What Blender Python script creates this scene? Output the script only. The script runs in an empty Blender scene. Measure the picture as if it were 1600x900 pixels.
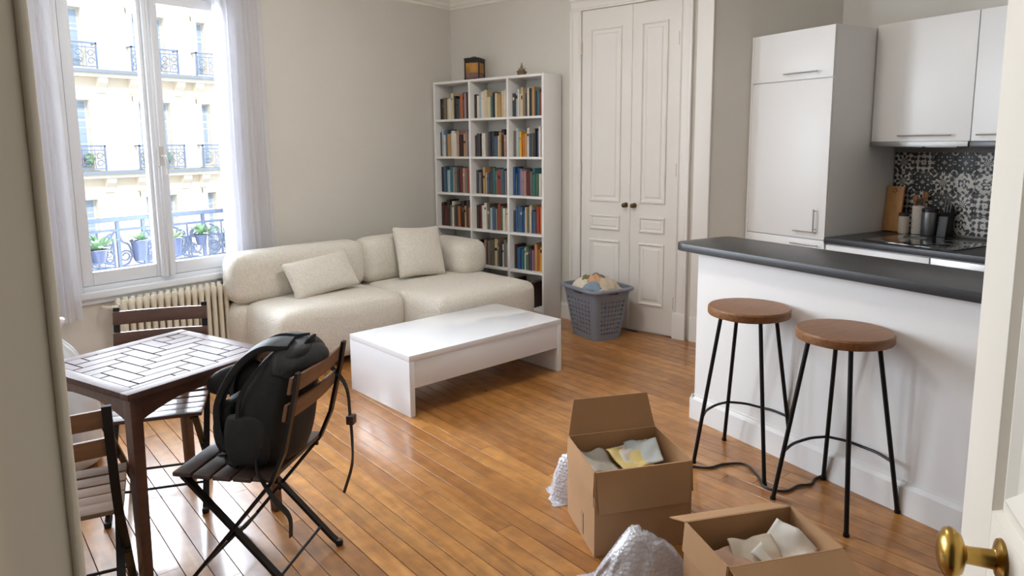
import bpy, bmesh, math, random
from mathutils import Vector, Matrix, noise
R = random.Random(7)
PI = math.pi
rad = math.radians
S = bpy.context.scene
COL = S.collection

# ------------------------------------------------------------------ camera, sky, sun, lights, exposure
CAM_H = 1.57
def make_camera():
    yaw, pitch, roll = rad(39.821), 0.143592, 0.011088
    f = Vector((math.cos(yaw)*math.cos(pitch), math.sin(yaw)*math.cos(pitch), -math.sin(pitch)))
    r = Vector((math.sin(yaw), -math.cos(yaw), 0)); d = f.cross(r)
    c, s = math.cos(roll), math.sin(roll)
    r2 = c*r + s*d; d2 = -s*r + c*d
    cd = bpy.data.cameras.new('camera'); co = bpy.data.objects.new('camera', cd); COL.objects.link(co)
    m = Matrix((( r2.x, -d2.x, -f.x, 0), (r2.y, -d2.y, -f.y, 0), (r2.z, -d2.z, -f.z, CAM_H), (0, 0, 0, 1)))
    co.matrix_world = m
    cd.sensor_width = 36; cd.lens = 1099.9/1600*36
    cd.shift_x = (800-781.48)/1600; cd.shift_y = (383.18-450)/1600
    cd.clip_start = 0.03; cd.clip_end = 200
    S.camera = co
make_camera()

W = bpy.data.worlds.new('sky'); S.world = W; W.use_nodes = True
bg = W.node_tree.nodes['Background']
bg.inputs[0].default_value = (0.86, 0.93, 1.0, 1); bg.inputs[1].default_value = 1.5

sl = bpy.data.lights.new('sun', 'SUN'); sl.energy = 2.5; sl.angle = rad(3); sl.color = (1.0, 0.93, 0.82)
so = bpy.data.objects.new('sun', sl); COL.objects.link(so)
so.rotation_euler = Vector((0.35, 1.0, -0.9)).to_track_quat('-Z', 'Y').to_euler()

def area(name, loc, aim, sx, sy, power, color):
    l = bpy.data.lights.new(name, 'AREA'); l.shape = 'RECTANGLE'; l.size = sx; l.size_y = sy
    l.energy = power; l.color = color
    o = bpy.data.objects.new(name, l); COL.objects.link(o); o.location = loc
    o.rotation_euler = Vector(aim).to_track_quat('-Z', 'Y').to_euler()
    return o
# daylight falling through the window of the room
DAY = area('window_daylight', (2.24, 5.10, 1.66), (0.0, -1, -0.12), 1.0, 1.9, 120, (0.84, 0.91, 1.0))
# fill light behind an added, unseen second window of the same wall
WINDOW_FILL = area('added_window_fill', (0.93, 5.02, 1.66), (0.15, -1, -0.12), 0.8, 1.9, 100, (0.84, 0.91, 1.0))

FILL_LAMP_STRENGTH = 52.0      # glow of the added, unseen ceiling fill lamp
vs = S.view_settings
vs.view_transform = 'Standard'; vs.look = 'None'; vs.exposure = 0.44; vs.gamma = 1.0; vs.use_curve_mapping = False
S.cycles.max_bounces = 8; S.cycles.diffuse_bounces = 5; S.cycles.transparent_max_bounces = 16

# ------------------------------------------------------------------ helpers
def srgb(r, g, b):
    def f(c):
        c /= 255.0
        return c/12.92 if c <= 0.04045 else ((c+0.055)/1.055)**2.4
    return (f(r), f(g), f(b), 1)

MATS = {}
def mat(name, col, rough=0.5, metal=0.0, spec=0.5, var=0.0, vscale=6.0, bump=0.0, bscale=60.0, coat=0.0, stretch=None, sub=0.0):
    if name in MATS: return MATS[name]
    m = bpy.data.materials.new(name); m.use_nodes = True
    nt = m.node_tree; N = nt.nodes; L = nt.links
    b = N['Principled BSDF']
    b.inputs['Base Color'].default_value = col
    b.inputs['Roughness'].default_value = rough
    b.inputs['Metallic'].default_value = metal
    b.inputs['Specular IOR Level'].default_value = spec
    b.inputs['Coat Weight'].default_value = coat
    tc = N.new('ShaderNodeTexCoord'); src = tc.outputs['Object']
    if stretch:
        mp = N.new('ShaderNodeMapping'); mp.inputs['Scale'].default_value = stretch
        L.new(src, mp.inputs[0]); src = mp.outputs[0]
    if var > 0:
        n = N.new('ShaderNodeTexNoise'); n.inputs['Scale'].default_value = vscale; n.inputs['Detail'].default_value = 5
        L.new(src, n.inputs['Vector'])
        mr = N.new('ShaderNodeMapRange'); mr.inputs[3].default_value = 1-var; mr.inputs[4].default_value = 1+var
        mr.inputs[1].default_value = 0.3; mr.inputs[2].default_value = 0.7
        L.new(n.outputs[0], mr.inputs[0])
        mx = N.new('ShaderNodeVectorMath'); mx.operation = 'SCALE'
        mx.inputs[0].default_value = col[:3]
        L.new(mr.outputs[0], mx.inputs['Scale']); L.new(mx.outputs[0], b.inputs['Base Color'])
    if bump > 0:
        n2 = N.new('ShaderNodeTexNoise'); n2.inputs['Scale'].default_value = bscale; n2.inputs['Detail'].default_value = 4
        L.new(src, n2.inputs['Vector'])
        bp = N.new('ShaderNodeBump'); bp.inputs['Strength'].default_value = bump; bp.inputs['Distance'].default_value = 0.01
        L.new(n2.outputs[0], bp.inputs['Height']); L.new(bp.outputs[0], b.inputs['Normal'])
    MATS[name] = m
    return m

class MB:
    """collects geometry for one mesh"""
    def __init__(s): s.v = []; s.f = []; s.m = []; s.cur = 0; s.M = Matrix.Identity(4)
    def add(s, vs, fs):
        k = len(s.v)
        s.v += [tuple(s.M @ Vector(p)) for p in vs]
        s.f += [tuple(i+k for i in q) for q in fs]; s.m += [s.cur]*len(fs)
        return s
    def box(s, x0, x1, y0, y1, z0, z1, rot=None):
        vs = [(x, y, z) for z in (z0, z1) for y in (y0, y1) for x in (x0, x1)]
        fs = [(0, 2, 3, 1), (4, 5, 7, 6), (0, 1, 5, 4), (2, 6, 7, 3), (0, 4, 6, 2), (1, 3, 7, 5)]
        if rot is not None: vs = [rot @ Vector(p) for p in vs]
        return s.add(vs, fs)
    def prism(s, poly, z0, z1):
        n = len(poly)
        a = sum(poly[i][0]*poly[(i+1) % n][1]-poly[(i+1) % n][0]*poly[i][1] for i in range(n))
        if a < 0: poly = poly[::-1]
        vs = [(p[0], p[1], z0) for p in poly]+[(p[0], p[1], z1) for p in poly]
        fs = [tuple(range(n))[::-1], tuple(range(n, 2*n))]+[(i, (i+1) % n, n+(i+1) % n, n+i) for i in range(n)]
        return s.add(vs, fs)
    def beam(s, a, b, w, t, up=(0, 0, 1)):
        a = Vector(a); b = Vector(b); d = (b-a).normalized(); up = Vector(up)
        if abs(d.dot(up)) > 0.98: up = Vector((1, 0, 0))
        x = d.cross(up).normalized(); y = x.cross(d)
        vs = [p+x*sx*w/2+y*sy*t/2 for p in (a, b) for sx, sy in ((-1, -1), (1, -1), (1, 1), (-1, 1))]
        return s.add(vs, [(3, 2, 1, 0), (4, 5, 6, 7), (0, 1, 5, 4), (1, 2, 6, 5), (2, 3, 7, 6), (3, 0, 4, 7)])
    def tube(s, pts, r, n=8, closed=False, flat=1.0, cap=True):
        pts = [Vector(p) for p in pts]; k = len(pts)
        rr = r if isinstance(r, (list, tuple)) else [r]*k
        vs = []; px = None
        for i, p in enumerate(pts):
            a = pts[(i-1) % k] if (i or closed) else p
            b = pts[(i+1) % k] if (i < k-1 or closed) else p
            d = (b-a)
            d = d.normalized() if d.length > 1e-9 else Vector((0, 0, 1))
            if px is None:
                u = Vector((0, 0, 1)) if abs(d.z) < 0.9 else Vector((1, 0, 0))
                px = d.cross(u).normalized()
            px = (px-d*px.dot(d)).normalized(); py = d.cross(px)
            for j in range(n):
                t = 2*PI*j/n
                vs.append(p+px*math.cos(t)*rr[i]+py*math.sin(t)*rr[i]*flat)
        fs = []
        for i in range(k if closed else k-1):
            for j in range(n):
                a, b = i*n+j, i*n+(j+1) % n; i2 = (i+1) % k
                fs.append((a, b, i2*n+(j+1) % n, i2*n+j))
        if not closed and cap:
            fs.append(tuple(range(n))[::-1]); fs.append(tuple((k-1)*n+j for j in range(n)))
        return s.add(vs, fs)
    def lathe(s, prof, n=24, axis=None):
        vs = []; fs = []; k = len(prof)
        for r, z in prof:
            for j in range(n):
                t = 2*PI*j/n; vs.append((max(r, 1e-5)*math.cos(t), max(r, 1e-5)*math.sin(t), z))
        for i in range(k-1):
            for j in range(n):
                fs.append((i*n+j, i*n+(j+1) % n, (i+1)*n+(j+1) % n, (i+1)*n+j))
        fs.append(tuple(range(n))[::-1]); fs.append(tuple((k-1)*n+j for j in range(n)))
        if axis is not None: vs = [axis @ Vector(p) for p in vs]
        return s.add(vs, fs)
    def loft(s, rings, cap=True, closed=True):
        n = len(rings[0]); vs = [p for r in rings for p in r]; fs = []
        for i in range(len(rings)-1):
            for j in range(n if closed else n-1):
                fs.append((i*n+j, i*n+(j+1) % n, (i+1)*n+(j+1) % n, (i+1)*n+j))
        if cap and closed:
            fs.append(tuple(range(n))[::-1]); fs.append(tuple((len(rings)-1)*n+j for j in range(n)))
        return s.add(vs, fs)
    def grid(s, fn, nu, nv, skip=None):
        vs = [fn(i/nu, j/nv) for j in range(nv+1) for i in range(nu+1)]
        fs = [(j*(nu+1)+i, j*(nu+1)+i+1, (j+1)*(nu+1)+i+1, (j+1)*(nu+1)+i) for j in range(nv) for i in range(nu)
              if not (skip and skip(i, j))]
        return s.add(vs, fs)
    def rbox(s, hx, hy, hz, r, n=8, fn=None):
        """rounded box centred on the origin (half sizes), fn(p) deforms"""
        def axis(h):
            q = h-r; k = n
            a = [-h]
            a = [-q-r*math.cos(PI/2*i/3)*1.0 for i in range(3)]
            mid = [-q+2*q*i/k for i in range(k+1)]
            return a+mid+[-x for x in a[::-1]]
        ax = [axis(h) for h in (hx, hy, hz)]
        H = (hx, hy, hz)
        idx = {}; vs = []; fs = []
        def vert(p):
            key = tuple(round(c, 6) for c in p)
            if key in idx: return idx[key]
            c = Vector([max(-(H[i]-r), min(H[i]-r, p[i])) for i in range(3)]); d = Vector(p)-c
            # map cube corner region to sphere
            q = c+(d.normalized()*r if d.length > 1e-9 else d)
            m = max(abs(p[i])/H[i] for i in range(3))
            if fn: q = Vector(fn(q))
            idx[key] = len(vs); vs.append(q); return idx[key]
        for a in range(3):
            b, c = (a+1) % 3, (a+2) % 3
            for sg in (-1, 1):
                for i in range(len(ax[b])-1):
                    for j in range(len(ax[c])-1):
                        q = []
                        for (ii, jj) in ((i, j), (i+1, j), (i+1, j+1), (i, j+1)):
                            p = [0, 0, 0]; p[a] = sg*H[a]; p[b] = ax[b][ii]; p[c] = ax[c][jj]; q.append(vert(p))
                        fs.append(tuple(q if sg > 0 else q[::-1]))
        return s.add(vs, fs)
    def build(s, name, mats, parent=None, smooth=False, bevel=0.0, bseg=2, solid=0.0, sub=0, loc=None, rot=None):
        me = bpy.data.meshes.new(name); me.from_pydata(s.v, [], s.f)
        if not isinstance(mats, (list, tuple)): mats = [mats]
        for m in mats: me.materials.append(m)
        if len(mats) > 1:
            for p, k in zip(me.polygons, s.m): p.material_index = k
        bm = bmesh.new(); bm.from_mesh(me)
        if bevel > 0:
            es = [e for e in bm.edges if len(e.link_faces) == 2 and e.calc_face_angle(0) > 0.6]
            bmesh.ops.bevel(bm, geom=es, offset=bevel, segments=bseg, profile=0.6, affect='EDGES', clamp_overlap=True)
        bmesh.ops.recalc_face_normals(bm, faces=bm.faces)
        bm.to_mesh(me); bm.free()
        if smooth or bevel > 0:
            for p in me.polygons: p.use_smooth = True
            if not smooth or smooth == 'auto':
                try: me.set_sharp_from_angle(angle=rad(35))
                except Exception: pass
        o = bpy.data.objects.new(name, me); COL.objects.link(o)
        if parent is not None: o.parent = parent
        if loc is not None: o.location = loc
        if rot is not None: o.rotation_euler = rot
        if solid:
            md = o.modifiers.new('solid', 'SOLIDIFY'); md.thickness = solid; md.offset = 0
        if sub:
            md = o.modifiers.new('sub', 'SUBSURF'); md.levels = sub; md.render_levels = sub
        return o

def tag(o, label=None, cat=None, group=None, kind=None):
    if label: o['label'] = label
    if cat: o['category'] = cat
    if group: o['group'] = group
    if kind: o['kind'] = kind
    return o
def thing(name, label, cat, loc=(0, 0, 0), rz=0.0, group=None, kind=None):
    o = bpy.data.objects.new(name, None); COL.objects.link(o); o.empty_display_size = 0.1
    o.location = loc; o.rotation_euler = (0, 0, rz)
    return tag(o, label, cat, group, kind)
def struct(o, label=None): return tag(o, label, None, None, 'structure')
def inst(o, name, parent=None, loc=None, rot=None, scale=None):
    c = o.copy(); c.name = name; COL.objects.link(c)
    if parent is not None: c.parent = parent
    if loc is not None: c.location = loc
    if rot is not None: c.rotation_euler = rot
    if scale is not None: c.scale = scale
    return c
def copy_tree(root, loc, rz):
    r = root.copy(); COL.objects.link(r); r.location = loc; r.rotation_euler = (0, 0, rz)
    for ch in list(root.children):
        c = ch.copy(); COL.objects.link(c); c.parent = r
        for g in list(ch.children):
            d = g.copy(); COL.objects.link(d); d.parent = c
    return r
def nz(x, y, z=0): return noise.noise(Vector((x, y, z)))
def spline(pts, k=8):
    """Catmull-Rom through the points"""
    P = [Vector(p) for p in pts]; P = [2*P[0]-P[1]]+P+[2*P[-1]-P[-2]]; out = []
    for i in range(1, len(P)-2):
        a, b, c, d = P[i-1:i+3]
        for j in range(k):
            t = j/k
            out.append(0.5*((2*b)+(c-a)*t+(2*a-5*b+4*c-d)*t*t+(3*b-a-3*c+d)*t**3))
    out.append(P[-2]); return out

# ------------------------------------------------------------------ common materials
WALL = mat('wall_paint', srgb(214, 210, 202), 0.85, var=0.02, vscale=2.2, bump=0.05, bscale=140)
WHITE = mat('white_paint', srgb(233, 231, 227), 0.55, bump=0.02, bscale=30)
DOORW = mat('door_paint', srgb(233, 230, 225), 0.45, bump=0.03, bscale=25)
JAMB = mat('jamb_paint', srgb(221, 212, 196), 0.6)
BARW = mat('bar_wall_paint', srgb(224, 223, 222), 0.8, bump=0.04, bscale=120)
CEIL = mat('ceiling_paint', srgb(236, 232, 224), 0.9)
LAM = mat('white_laminate', srgb(233, 232, 230), 0.38)
GLOSS = mat('white_gloss_lacquer', srgb(232, 234, 238), 0.08, coat=0.3)
BLACKM = mat('black_metal', srgb(28, 27, 27), 0.45, 0.6)
STEEL = mat('brushed_steel', srgb(150, 149, 146), 0.45, 1.0)
BRASS = mat('aged_brass', srgb(176, 142, 74), 0.28, 1.0, var=0.15, vscale=30)
DARKM = mat('dark_iron', srgb(62, 58, 54), 0.45, 0.7)
SLATE = mat('black_stone_top', srgb(46, 46, 48), 0.36, var=0.12, vscale=40, bump=0.02, bscale=200)
# ------------------------------------------------------------------ frame of the room
XB, YW, XD, YS, ZC = 5.144, 4.889, 0.27, -2.2, 3.0
KA = rad(50.179-29.437)
KL = Vector((math.sin(KA), math.cos(KA), 0)); KP = Vector((math.cos(KA), -math.sin(KA), 0))
K0 = Vector((3.676, 1.652, 0))
def k2w(l, p, z=0): return K0+KL*l+KP*p+Vector((0, 0, z))
KROT = -KA            # kitchen local frame: x = into kitchen (KP), y = along (KL)
def kthing(name, label, cat, l=0, p=0, z=0, kind=None, group=None):
    return thing(name, label, cat, k2w(l, p, z), KROT, group, kind)
KC = k2w(0.7545, 2.25)       # kitchen inner corner
PIL = Vector((XB, 2.21, 0))
KS = k2w(-3.27, 2.25)        # kitchen wall meets south wall

# floor: dark base under the boards, every board a plank
room_poly = [(XD-0.15, YS), (KS.x, YS), (KC.x, KC.y), (PIL.x, PIL.y), (XB, YW), (XD-0.15, YW)]
def inside(x, y):
    c = False; n = len(room_poly)
    for i in range(n):
        x0, y0 = room_poly[i]; x1, y1 = room_poly[(i+1) % n]
        if (y0 > y) != (y1 > y) and x < (x1-x0)*(y-y0)/(y1-y0)+x0: c = not c
    return c
floor = struct(MB().prism([(-1.4, YS-0.2), (6.3, YS-0.2), (6.3, YW+0.15), (-1.4, YW+0.15)], -0.08, -0.016).build('floor', mat('sub_floor', srgb(40, 24, 12), 0.8)))

def wood_floor():
    m = bpy.data.materials.new('oak_boards'); m.use_nodes = True
    nt = m.node_tree; N = nt.nodes; L = nt.links; b = N['Principled BSDF']
    geo = N.new('ShaderNodeNewGeometry'); oi = N.new('ShaderNodeObjectInfo')
    mp = N.new('ShaderNodeMapping'); mp.vector_type = 'POINT'
    mp.inputs['Rotation'].default_value = (0, 0, -BANG)
    L.new(geo.outputs['Position'], mp.inputs[0])
    off = N.new('ShaderNodeCombineXYZ'); mul = N.new('ShaderNodeMath'); mul.operation = 'MULTIPLY'; mul.inputs[1].default_value = 37.0
    L.new(oi.outputs['Random'], mul.inputs[0]); L.new(mul.outputs[0], off.inputs[0]); L.new(mul.outputs[0], off.inputs[2])
    ad = N.new('ShaderNodeVectorMath'); L.new(mp.outputs[0], ad.inputs[0]); L.new(off.outputs[0], ad.inputs[1])
    sc = N.new('ShaderNodeVectorMath'); sc.operation = 'MULTIPLY'; sc.inputs[1].default_value = (3.5, 22, 22); L.new(ad.outputs[0], sc.inputs[0])
    n1 = N.new('ShaderNodeTexNoise'); n1.inputs['Scale'].default_value = 1.0; n1.inputs['Detail'].default_value = 6; n1.inputs['Distortion'].default_value = 0.6
    L.new(sc.outputs[0], n1.inputs['Vector'])
    cr = N.new('ShaderNodeValToRGB'); e = cr.color_ramp.elements
    e[0].position = 0.25; e[0].color = srgb(152, 101, 50); e[1].position = 0.8; e[1].color = srgb(197, 146, 86)
    k = e.new(0.5); k.color = srgb(178, 123, 64)
    L.new(n1.outputs[0], cr.inputs[0])
    # per-board tone
    r2 = N.new('ShaderNodeValToRGB'); q = r2.color_ramp.elements
    q[0].position = 0; q[0].color = (0.70, 0.62, 0.54, 1); q[1].position = 1; q[1].color = (1.26, 1.25, 1.18, 1)
    k = q.new(0.5); k.color = (0.95, 0.92, 0.88, 1); k = q.new(0.8); k.color = (1.02, 1.02, 1.0, 1)
    L.new(oi.outputs['Random'], r2.inputs[0])
    mx = N.new('ShaderNodeMix'); mx.data_type = 'RGBA'; mx.blend_type = 'MULTIPLY'; mx.inputs['Factor'].default_value = 1
    L.new(cr.outputs[0], mx.inputs['A']); L.new(r2.outputs[0], mx.inputs['B'])
    # worn blotches
    n3 = N.new('ShaderNodeTexNoise'); n3.inputs['Scale'].default_value = 14.0; n3.inputs['Detail'].default_value = 6; L.new(geo.outputs['Position'], n3.inputs['Vector'])
    mr3 = N.new('ShaderNodeMapRange'); mr3.inputs[1].default_value = 0.35; mr3.inputs[2].default_value = 0.7; mr3.inputs[3].default_value = 0.78; mr3.inputs[4].default_value = 1.10
    L.new(n3.outputs[0], mr3.inputs[0])
    mx2 = N.new('ShaderNodeVectorMath'); mx2.operation = 'SCALE'; L.new(mx.outputs['Result'], mx2.inputs[0]); L.new(mr3.outputs[0], mx2.inputs['Scale'])
    L.new(mx2.outputs[0], b.inputs['Base Color'])
    mr = N.new('ShaderNodeMapRange'); mr.inputs[3].default_value = 0.22; mr.inputs[4].default_value = 0.42
    n4 = N.new('ShaderNodeTexNoise'); n4.inputs['Scale'].default_value = 9; n4.inputs['Detail'].default_value = 5; L.new(geo.outputs['Position'], n4.inputs['Vector'])
    L.new(n4.outputs[0], mr.inputs[0]); L.new(mr.outputs[0], b.inputs['Roughness'])
    b.inputs['Coat Weight'].default_value = 0.4; b.inputs['Coat Roughness'].default_value = 0.10
    bp = N.new('ShaderNodeBump'); bp.inputs['Strength'].default_value = 0.12; bp.inputs['Distance'].default_value = 0.004
    L.new(n1.outputs[0], bp.inputs['Height']); L.new(bp.outputs[0], b.inputs['Normal'])
    return m
BANG = rad(78.73)
OAK = wood_floor()
def planks():
    d = Vector((math.cos(BANG), math.sin(BANG))); n = Vector((math.sin(BANG), -math.cos(BANG)))
    w = 0.0822
    m = MB(); g = 0.0017
    e = 0.0006; hx, hy = 0.5, w/2-g
    m.add([(-hx, -hy, -0.016), (hx, -hy, -0.016), (hx, hy, -0.016), (-hx, hy, -0.016),
           (-hx, -hy, -e*0.7), (hx, -hy, -e*0.7), (hx, hy, -e*0.7), (-hx, hy, -e*0.7),
           (-hx+e*.4, -hy+e, 0), (hx-e*.4, -hy+e, 0), (hx-e*.4, hy-e, 0), (-hx+e*.4, hy-e, 0)],
          [(3, 2, 1, 0), (0, 1, 5, 4), (1, 2, 6, 5), (2, 3, 7, 6), (3, 0, 4, 7), (4, 5, 9, 8), (5, 6, 10, 9), (6, 7, 11, 10), (7, 4, 8, 11), (8, 9, 10, 11)])
    base = None; r = random.Random(3)
    for i in range(-3, 72):
        c = i*w+0.883-0.0822*5
        ts = [t*0.02 for t in range(-150, 300) if inside(*(n*c+d*(t*0.02)))]
        if len(ts) < 5: continue
        t0, t1 = ts[0], ts[-1]
        t = t0-r.uniform(0, 1.6)
        while t < t1:
            l = r.uniform(1.5, 2.9)
            a, b2 = max(t, t0), min(t+l, t1)
            if t1-b2 < 0.3: b2 = t1; l = 99
            if b2-a > 0.05:
                p = n*c+d*((a+b2)/2)
                if base is None: base = m.build('plank', OAK, floor); o = base
                else: o = inst(base, 'plank', floor)
                o.location = (p.x, p.y, r.uniform(-0.0006, 0)); o.rotation_euler = (0, 0, BANG); o.scale = (b2-a-0.0015, 1, 1)
            t += l
planks()

# ceiling and cornice
struct(MB().box(-1.4, 6.4, YS-0.3, YW+0.3, ZC, ZC+0.1).build('ceiling', CEIL))
def cornice(a, b, nrm, name):
    a = Vector(a); b = Vector(b); nrm = Vector(nrm)
    prof = [(0, 2.845), (0.015, 2.85), (0.02, 2.868), (0.035, 2.875), (0.05, 2.90), (0.085, 2.93), (0.10, 2.955), (0.125, 2.965), (0.13, 3.0), (0, 3.0)]
    m = MB(); m.loft([[p+nrm*o+Vector((0, 0, z)) for o, z in prof] for p in (a, b)])
    return struct(m.build(name, CEIL))
cornice((XD, YW, 0), (XB, YW, 0), (0, -1, 0), 'trim_1')
cornice((XB, YW, 0), (XB, 2.21, 0), (-1, 0, 0), 'trim_2')

# window wall: window 1 opening x 1.66..2.80, z 0.64..2.62 ; added second window, unseen behind the door jamb, for fill light
WX0, WX1, WZ0, WZ1 = 1.66, 2.82, 0.645, 2.63
VX0, VX1 = 0.50, 1.38
def wall_y(name, y0, y1, x0, x1, holes):
    m = MB(); xs = x0
    for a, b, z0, z1 in holes:
        m.box(xs, a, y0, y1, 0, ZC); m.box(a, b, y0, y1, 0, z0); m.box(a, b, y0, y1, z1, ZC); xs = b
    m.box(xs, x1, y0, y1, 0, ZC)
    return struct(m.build(name, WALL))
wall_y('wall_window', YW, YW+0.22, XD-0.15, XB+0.2, [(VX0, VX1, WZ0, WZ1), (WX0, WX1, WZ0, WZ1)])
# bookcase wall
struct(MB().box(XB, XB+0.2, 2.21, YW+0.2, 0, ZC).build('wall_back', WALL))
# kitchen side wall and kitchen back wall
d = (KC-PIL).normalized(); nn = Vector((-d.y, d.x, 0))
struct(MB().prism([PIL[:2], KC[:2], (KC+nn*0.15+d*.15)[:2], (PIL+nn*0.15)[:2]], 0, ZC).build('wall_kitchen_side', WALL))
struct(MB().prism([(KC+KL*.05)[:2], KS[:2], (KS+KP*.15)[:2], (KC+KP*.15+KL*.05)[:2]], 0, ZC).build('wall_kitchen', WALL))
# south wall
wall_y('wall_south', YS-0.2, YS, XD-0.15, KS.x+0.3, [])
# doorway wall (the camera looks through it from the hall)
JY0, JY1, DH = -0.17, 0.925, 2.32
m = MB(); m.box(XD-0.15, XD, JY1, YW+.1, 0, ZC); m.box(XD-0.15, XD, YS-.1, JY0, 0, ZC); m.box(XD-0.15, XD, JY0, JY1, DH, ZC)
struct(m.build('wall_door', WALL))
# hall behind the camera
HALL = mat('hall_paint', srgb(205, 196, 180), 0.85)
m = MB(); m.box(-1.4, XD-0.15, 1.6, 1.7, 0, ZC); m.box(-1.4, XD-0.15, -1.3, -1.2, 0, ZC); m.box(-1.5, -1.4, -1.3, 1.7, 0, ZC)
struct(m.build('wall_hall', HALL))
# door frame lining + casings
m = MB()
m.box(XD-0.16, XD+0.012, JY1-0.03, JY1+0.0, 0, DH); m.box(XD-0.16, XD+0.012, JY0, JY0+0.03, 0, DH); m.box(XD-0.16, XD+0.012, JY0, JY1, DH-0.03, DH)
m.box(XD-0.11, XD-0.075, JY1-0.045, JY1-0.03, 0, DH-.03)
m.tube([(XD+.004, JY1-.034, 0), (XD+.004, JY1-.034, DH-.03)], .0065, 10)
struct(m.build('trim_3', JAMB, bevel=0.003))
m = MB()
m.box(XD, XD+0.02, JY1, JY1+0.09, 0, DH+0.09); m.box(XD, XD+0.02, JY0-0.09, JY0, 0, DH+0.09); m.box(XD, XD+0.02, JY0, JY1, DH, DH+0.09)
struct(m.build('trim_4', JAMB, bevel=0.004))
m = MB()
for a, b in ((JY1, JY1+0.1), (JY0-0.1, JY0)):
    m.box(XD-0.175, XD-0.15, a, b, 0, DH+.1); m.box(XD-0.185, XD-0.15, (b-.025 if a == JY1 else a), (b if a == JY1 else a+.025), 0, DH+.1)
m.box(XD-0.175, XD-0.15, JY0, JY1, DH, DH+.1)
struct(m.build('trim_5', JAMB, bevel=0.004))

# skirting
def skirting(name, a, b, nrm, h=0.15, t=0.018, mm=WHITE):
    a = Vector(a); b = Vector(b); nrm = Vector(nrm)
    prof = [(0, 0), (t, 0), (t, h*.82), (t*.75, h*.88), (t*.45, h*.93), (t*.4, h), (0, h)]
    m = MB(); m.loft([[p+nrm*o+Vector((0, 0, z)) for o, z in prof] for p in (a, b)])
    return struct(m.build(name, mm))
skirting('baseboard_window', (XD, YW, 0), (XB, YW, 0), (0, -1, 0))
skirting('baseboard_back', (XB, YW, 0), (XB, 3.475, 0), (-1, 0, 0))
skirting('baseboard_door', (XD, JY1+.09, 0), (XD, YW, 0), (1, 0, 0))
skirting('baseboard_south', (XD, YS, 0), (KS.x, YS, 0), (0, 1, 0))

# ------------------------------------------------------------------ windows
GLASS = bpy.data.materials.new('window_glass'); GLASS.use_nodes = True
nt = GLASS.node_tree; nt.nodes.clear()
o_ = nt.nodes.new('ShaderNodeOutputMaterial'); mx_ = nt.nodes.new('ShaderNodeMixShader'); tr_ = nt.nodes.new('ShaderNodeBsdfTransparent'); gl_ = nt.nodes.new('ShaderNodeBsdfGlossy')
gl_.inputs['Roughness'].default_value = 0.02; lw = nt.nodes.new('ShaderNodeFresnel'); lw.inputs['IOR'].default_value = 1.35
tr_.inputs[0].default_value = (0.97, 0.98, 0.99, 1)
nt.links.new(lw.outputs[0], mx_.inputs[0]); nt.links.new(tr_.outputs[0], mx_.inputs[1]); nt.links.new(gl_.outputs[0], mx_.inputs[2]); nt.links.new(mx_.outputs[0], o_.inputs[0])
WINW = mat('window_paint', srgb(226, 229, 234), 0.4)

def casement(x0, x1, zt, zb, y, name, handle=True):
    """two-leaf French window in the wall plane y (faces -y)"""
    w = thing(name, None, None, ((x0+x1)/2, y, zb)); tag(w, 'white two-leaf casement window with slim frames', None, None, 'structure')
    X0, X1, Z = x0-(x0+x1)/2, x1-(x0+x1)/2, zt-zb
    m = MB(); ft = 0.035
    m.box(X0, X0+ft, 0, 0.09, 0, Z); m.box(X1-ft, X1, 0, 0.09, 0, Z); m.box(X0+ft, X1-ft, 0, 0.09, Z-ft, Z); m.box(X0+ft, X1-ft, 0, 0.09, 0, ft)
    m.build('window_frame', WINW, w, bevel=0.004)
    for s in (-1, 1):
        a, b = (X0+ft+.003, -0.002) if s < 0 else (0.002, X1-ft-.003)
        z0, z1 = ft+.003, Z-ft-.003; st = 0.066
        m = MB()
        m.box(a, a+st, 0.005, 0.055, z0, z1); m.box(b-st, b, 0.005, 0.055, z0, z1)
        m.box(a+st, b-st, 0.005, 0.055, z1-st, z1); m.box(a+st, b-st, 0.005, 0.055, z0, z0+st+0.02)
        sash = m.build('sash', WINW, w, bevel=0.006)
        p = MB().box(a+st-.005, b-st+.005, 0.026, 0.032, z0+st, z1-st+.005).build('pane', GLASS, sash)
    if handle:
        m = MB(); m.box(-0.045, 0.045, -0.022, 0.006, ft, Z-ft); m.box(-0.022, 0.022, -0.034, -0.02, ft, Z-ft)
        m.build('meeting_rail', WINW, w, bevel=0.006)
        m = MB(); m.tube([(0.0, -0.04, 0.04), (0.0, -0.04, Z-0.05)], 0.006)
        rod = m.build('espagnolette_rod', WINW, w, smooth=True)
        m = MB(); m.box(-0.018, 0.018, -0.05, -0.03, 0.80, 0.93); m.tube(spline([(0, -0.05, 0.865), (0.01, -0.075, 0.86), (0.02, -0.08, 0.80), (0.022, -0.078, 0.74)], 5), [0.008]*15+[0.011])
        m.build('handle', mat('worn_handle', srgb(206, 204, 200), 0.4, 0.2), w, smooth='auto')
    return w
w1 = casement(WX0, WX1, WZ1, WZ0, YW+0.02, 'window_1')
w2 = casement(VX0, VX1, WZ1, WZ0, YW+0.02, 'added_window')  # added window, out of view, made up to bring in more light
m = MB(); m.box(WX0-0.06, WX1+0.06, YW-0.045, YW+0.02, WZ0-0.035, WZ0+0.005); m.box(WX0-0.03, WX1+0.03, YW-0.02, YW, WZ0-0.075, WZ0-0.035)
struct(m.build('trim_6', WINW, bevel=0.006), 'white window sill board')
m = MB(); m.box(WX0-0.07, WX0, YW-0.02, YW, WZ0-.03, WZ1+.07); m.box(WX1, WX1+0.07, YW-0.02, YW, WZ0-.03, WZ1+.07); m.box(WX0, WX1, YW-0.02, YW, WZ1, WZ1+0.07)
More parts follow.
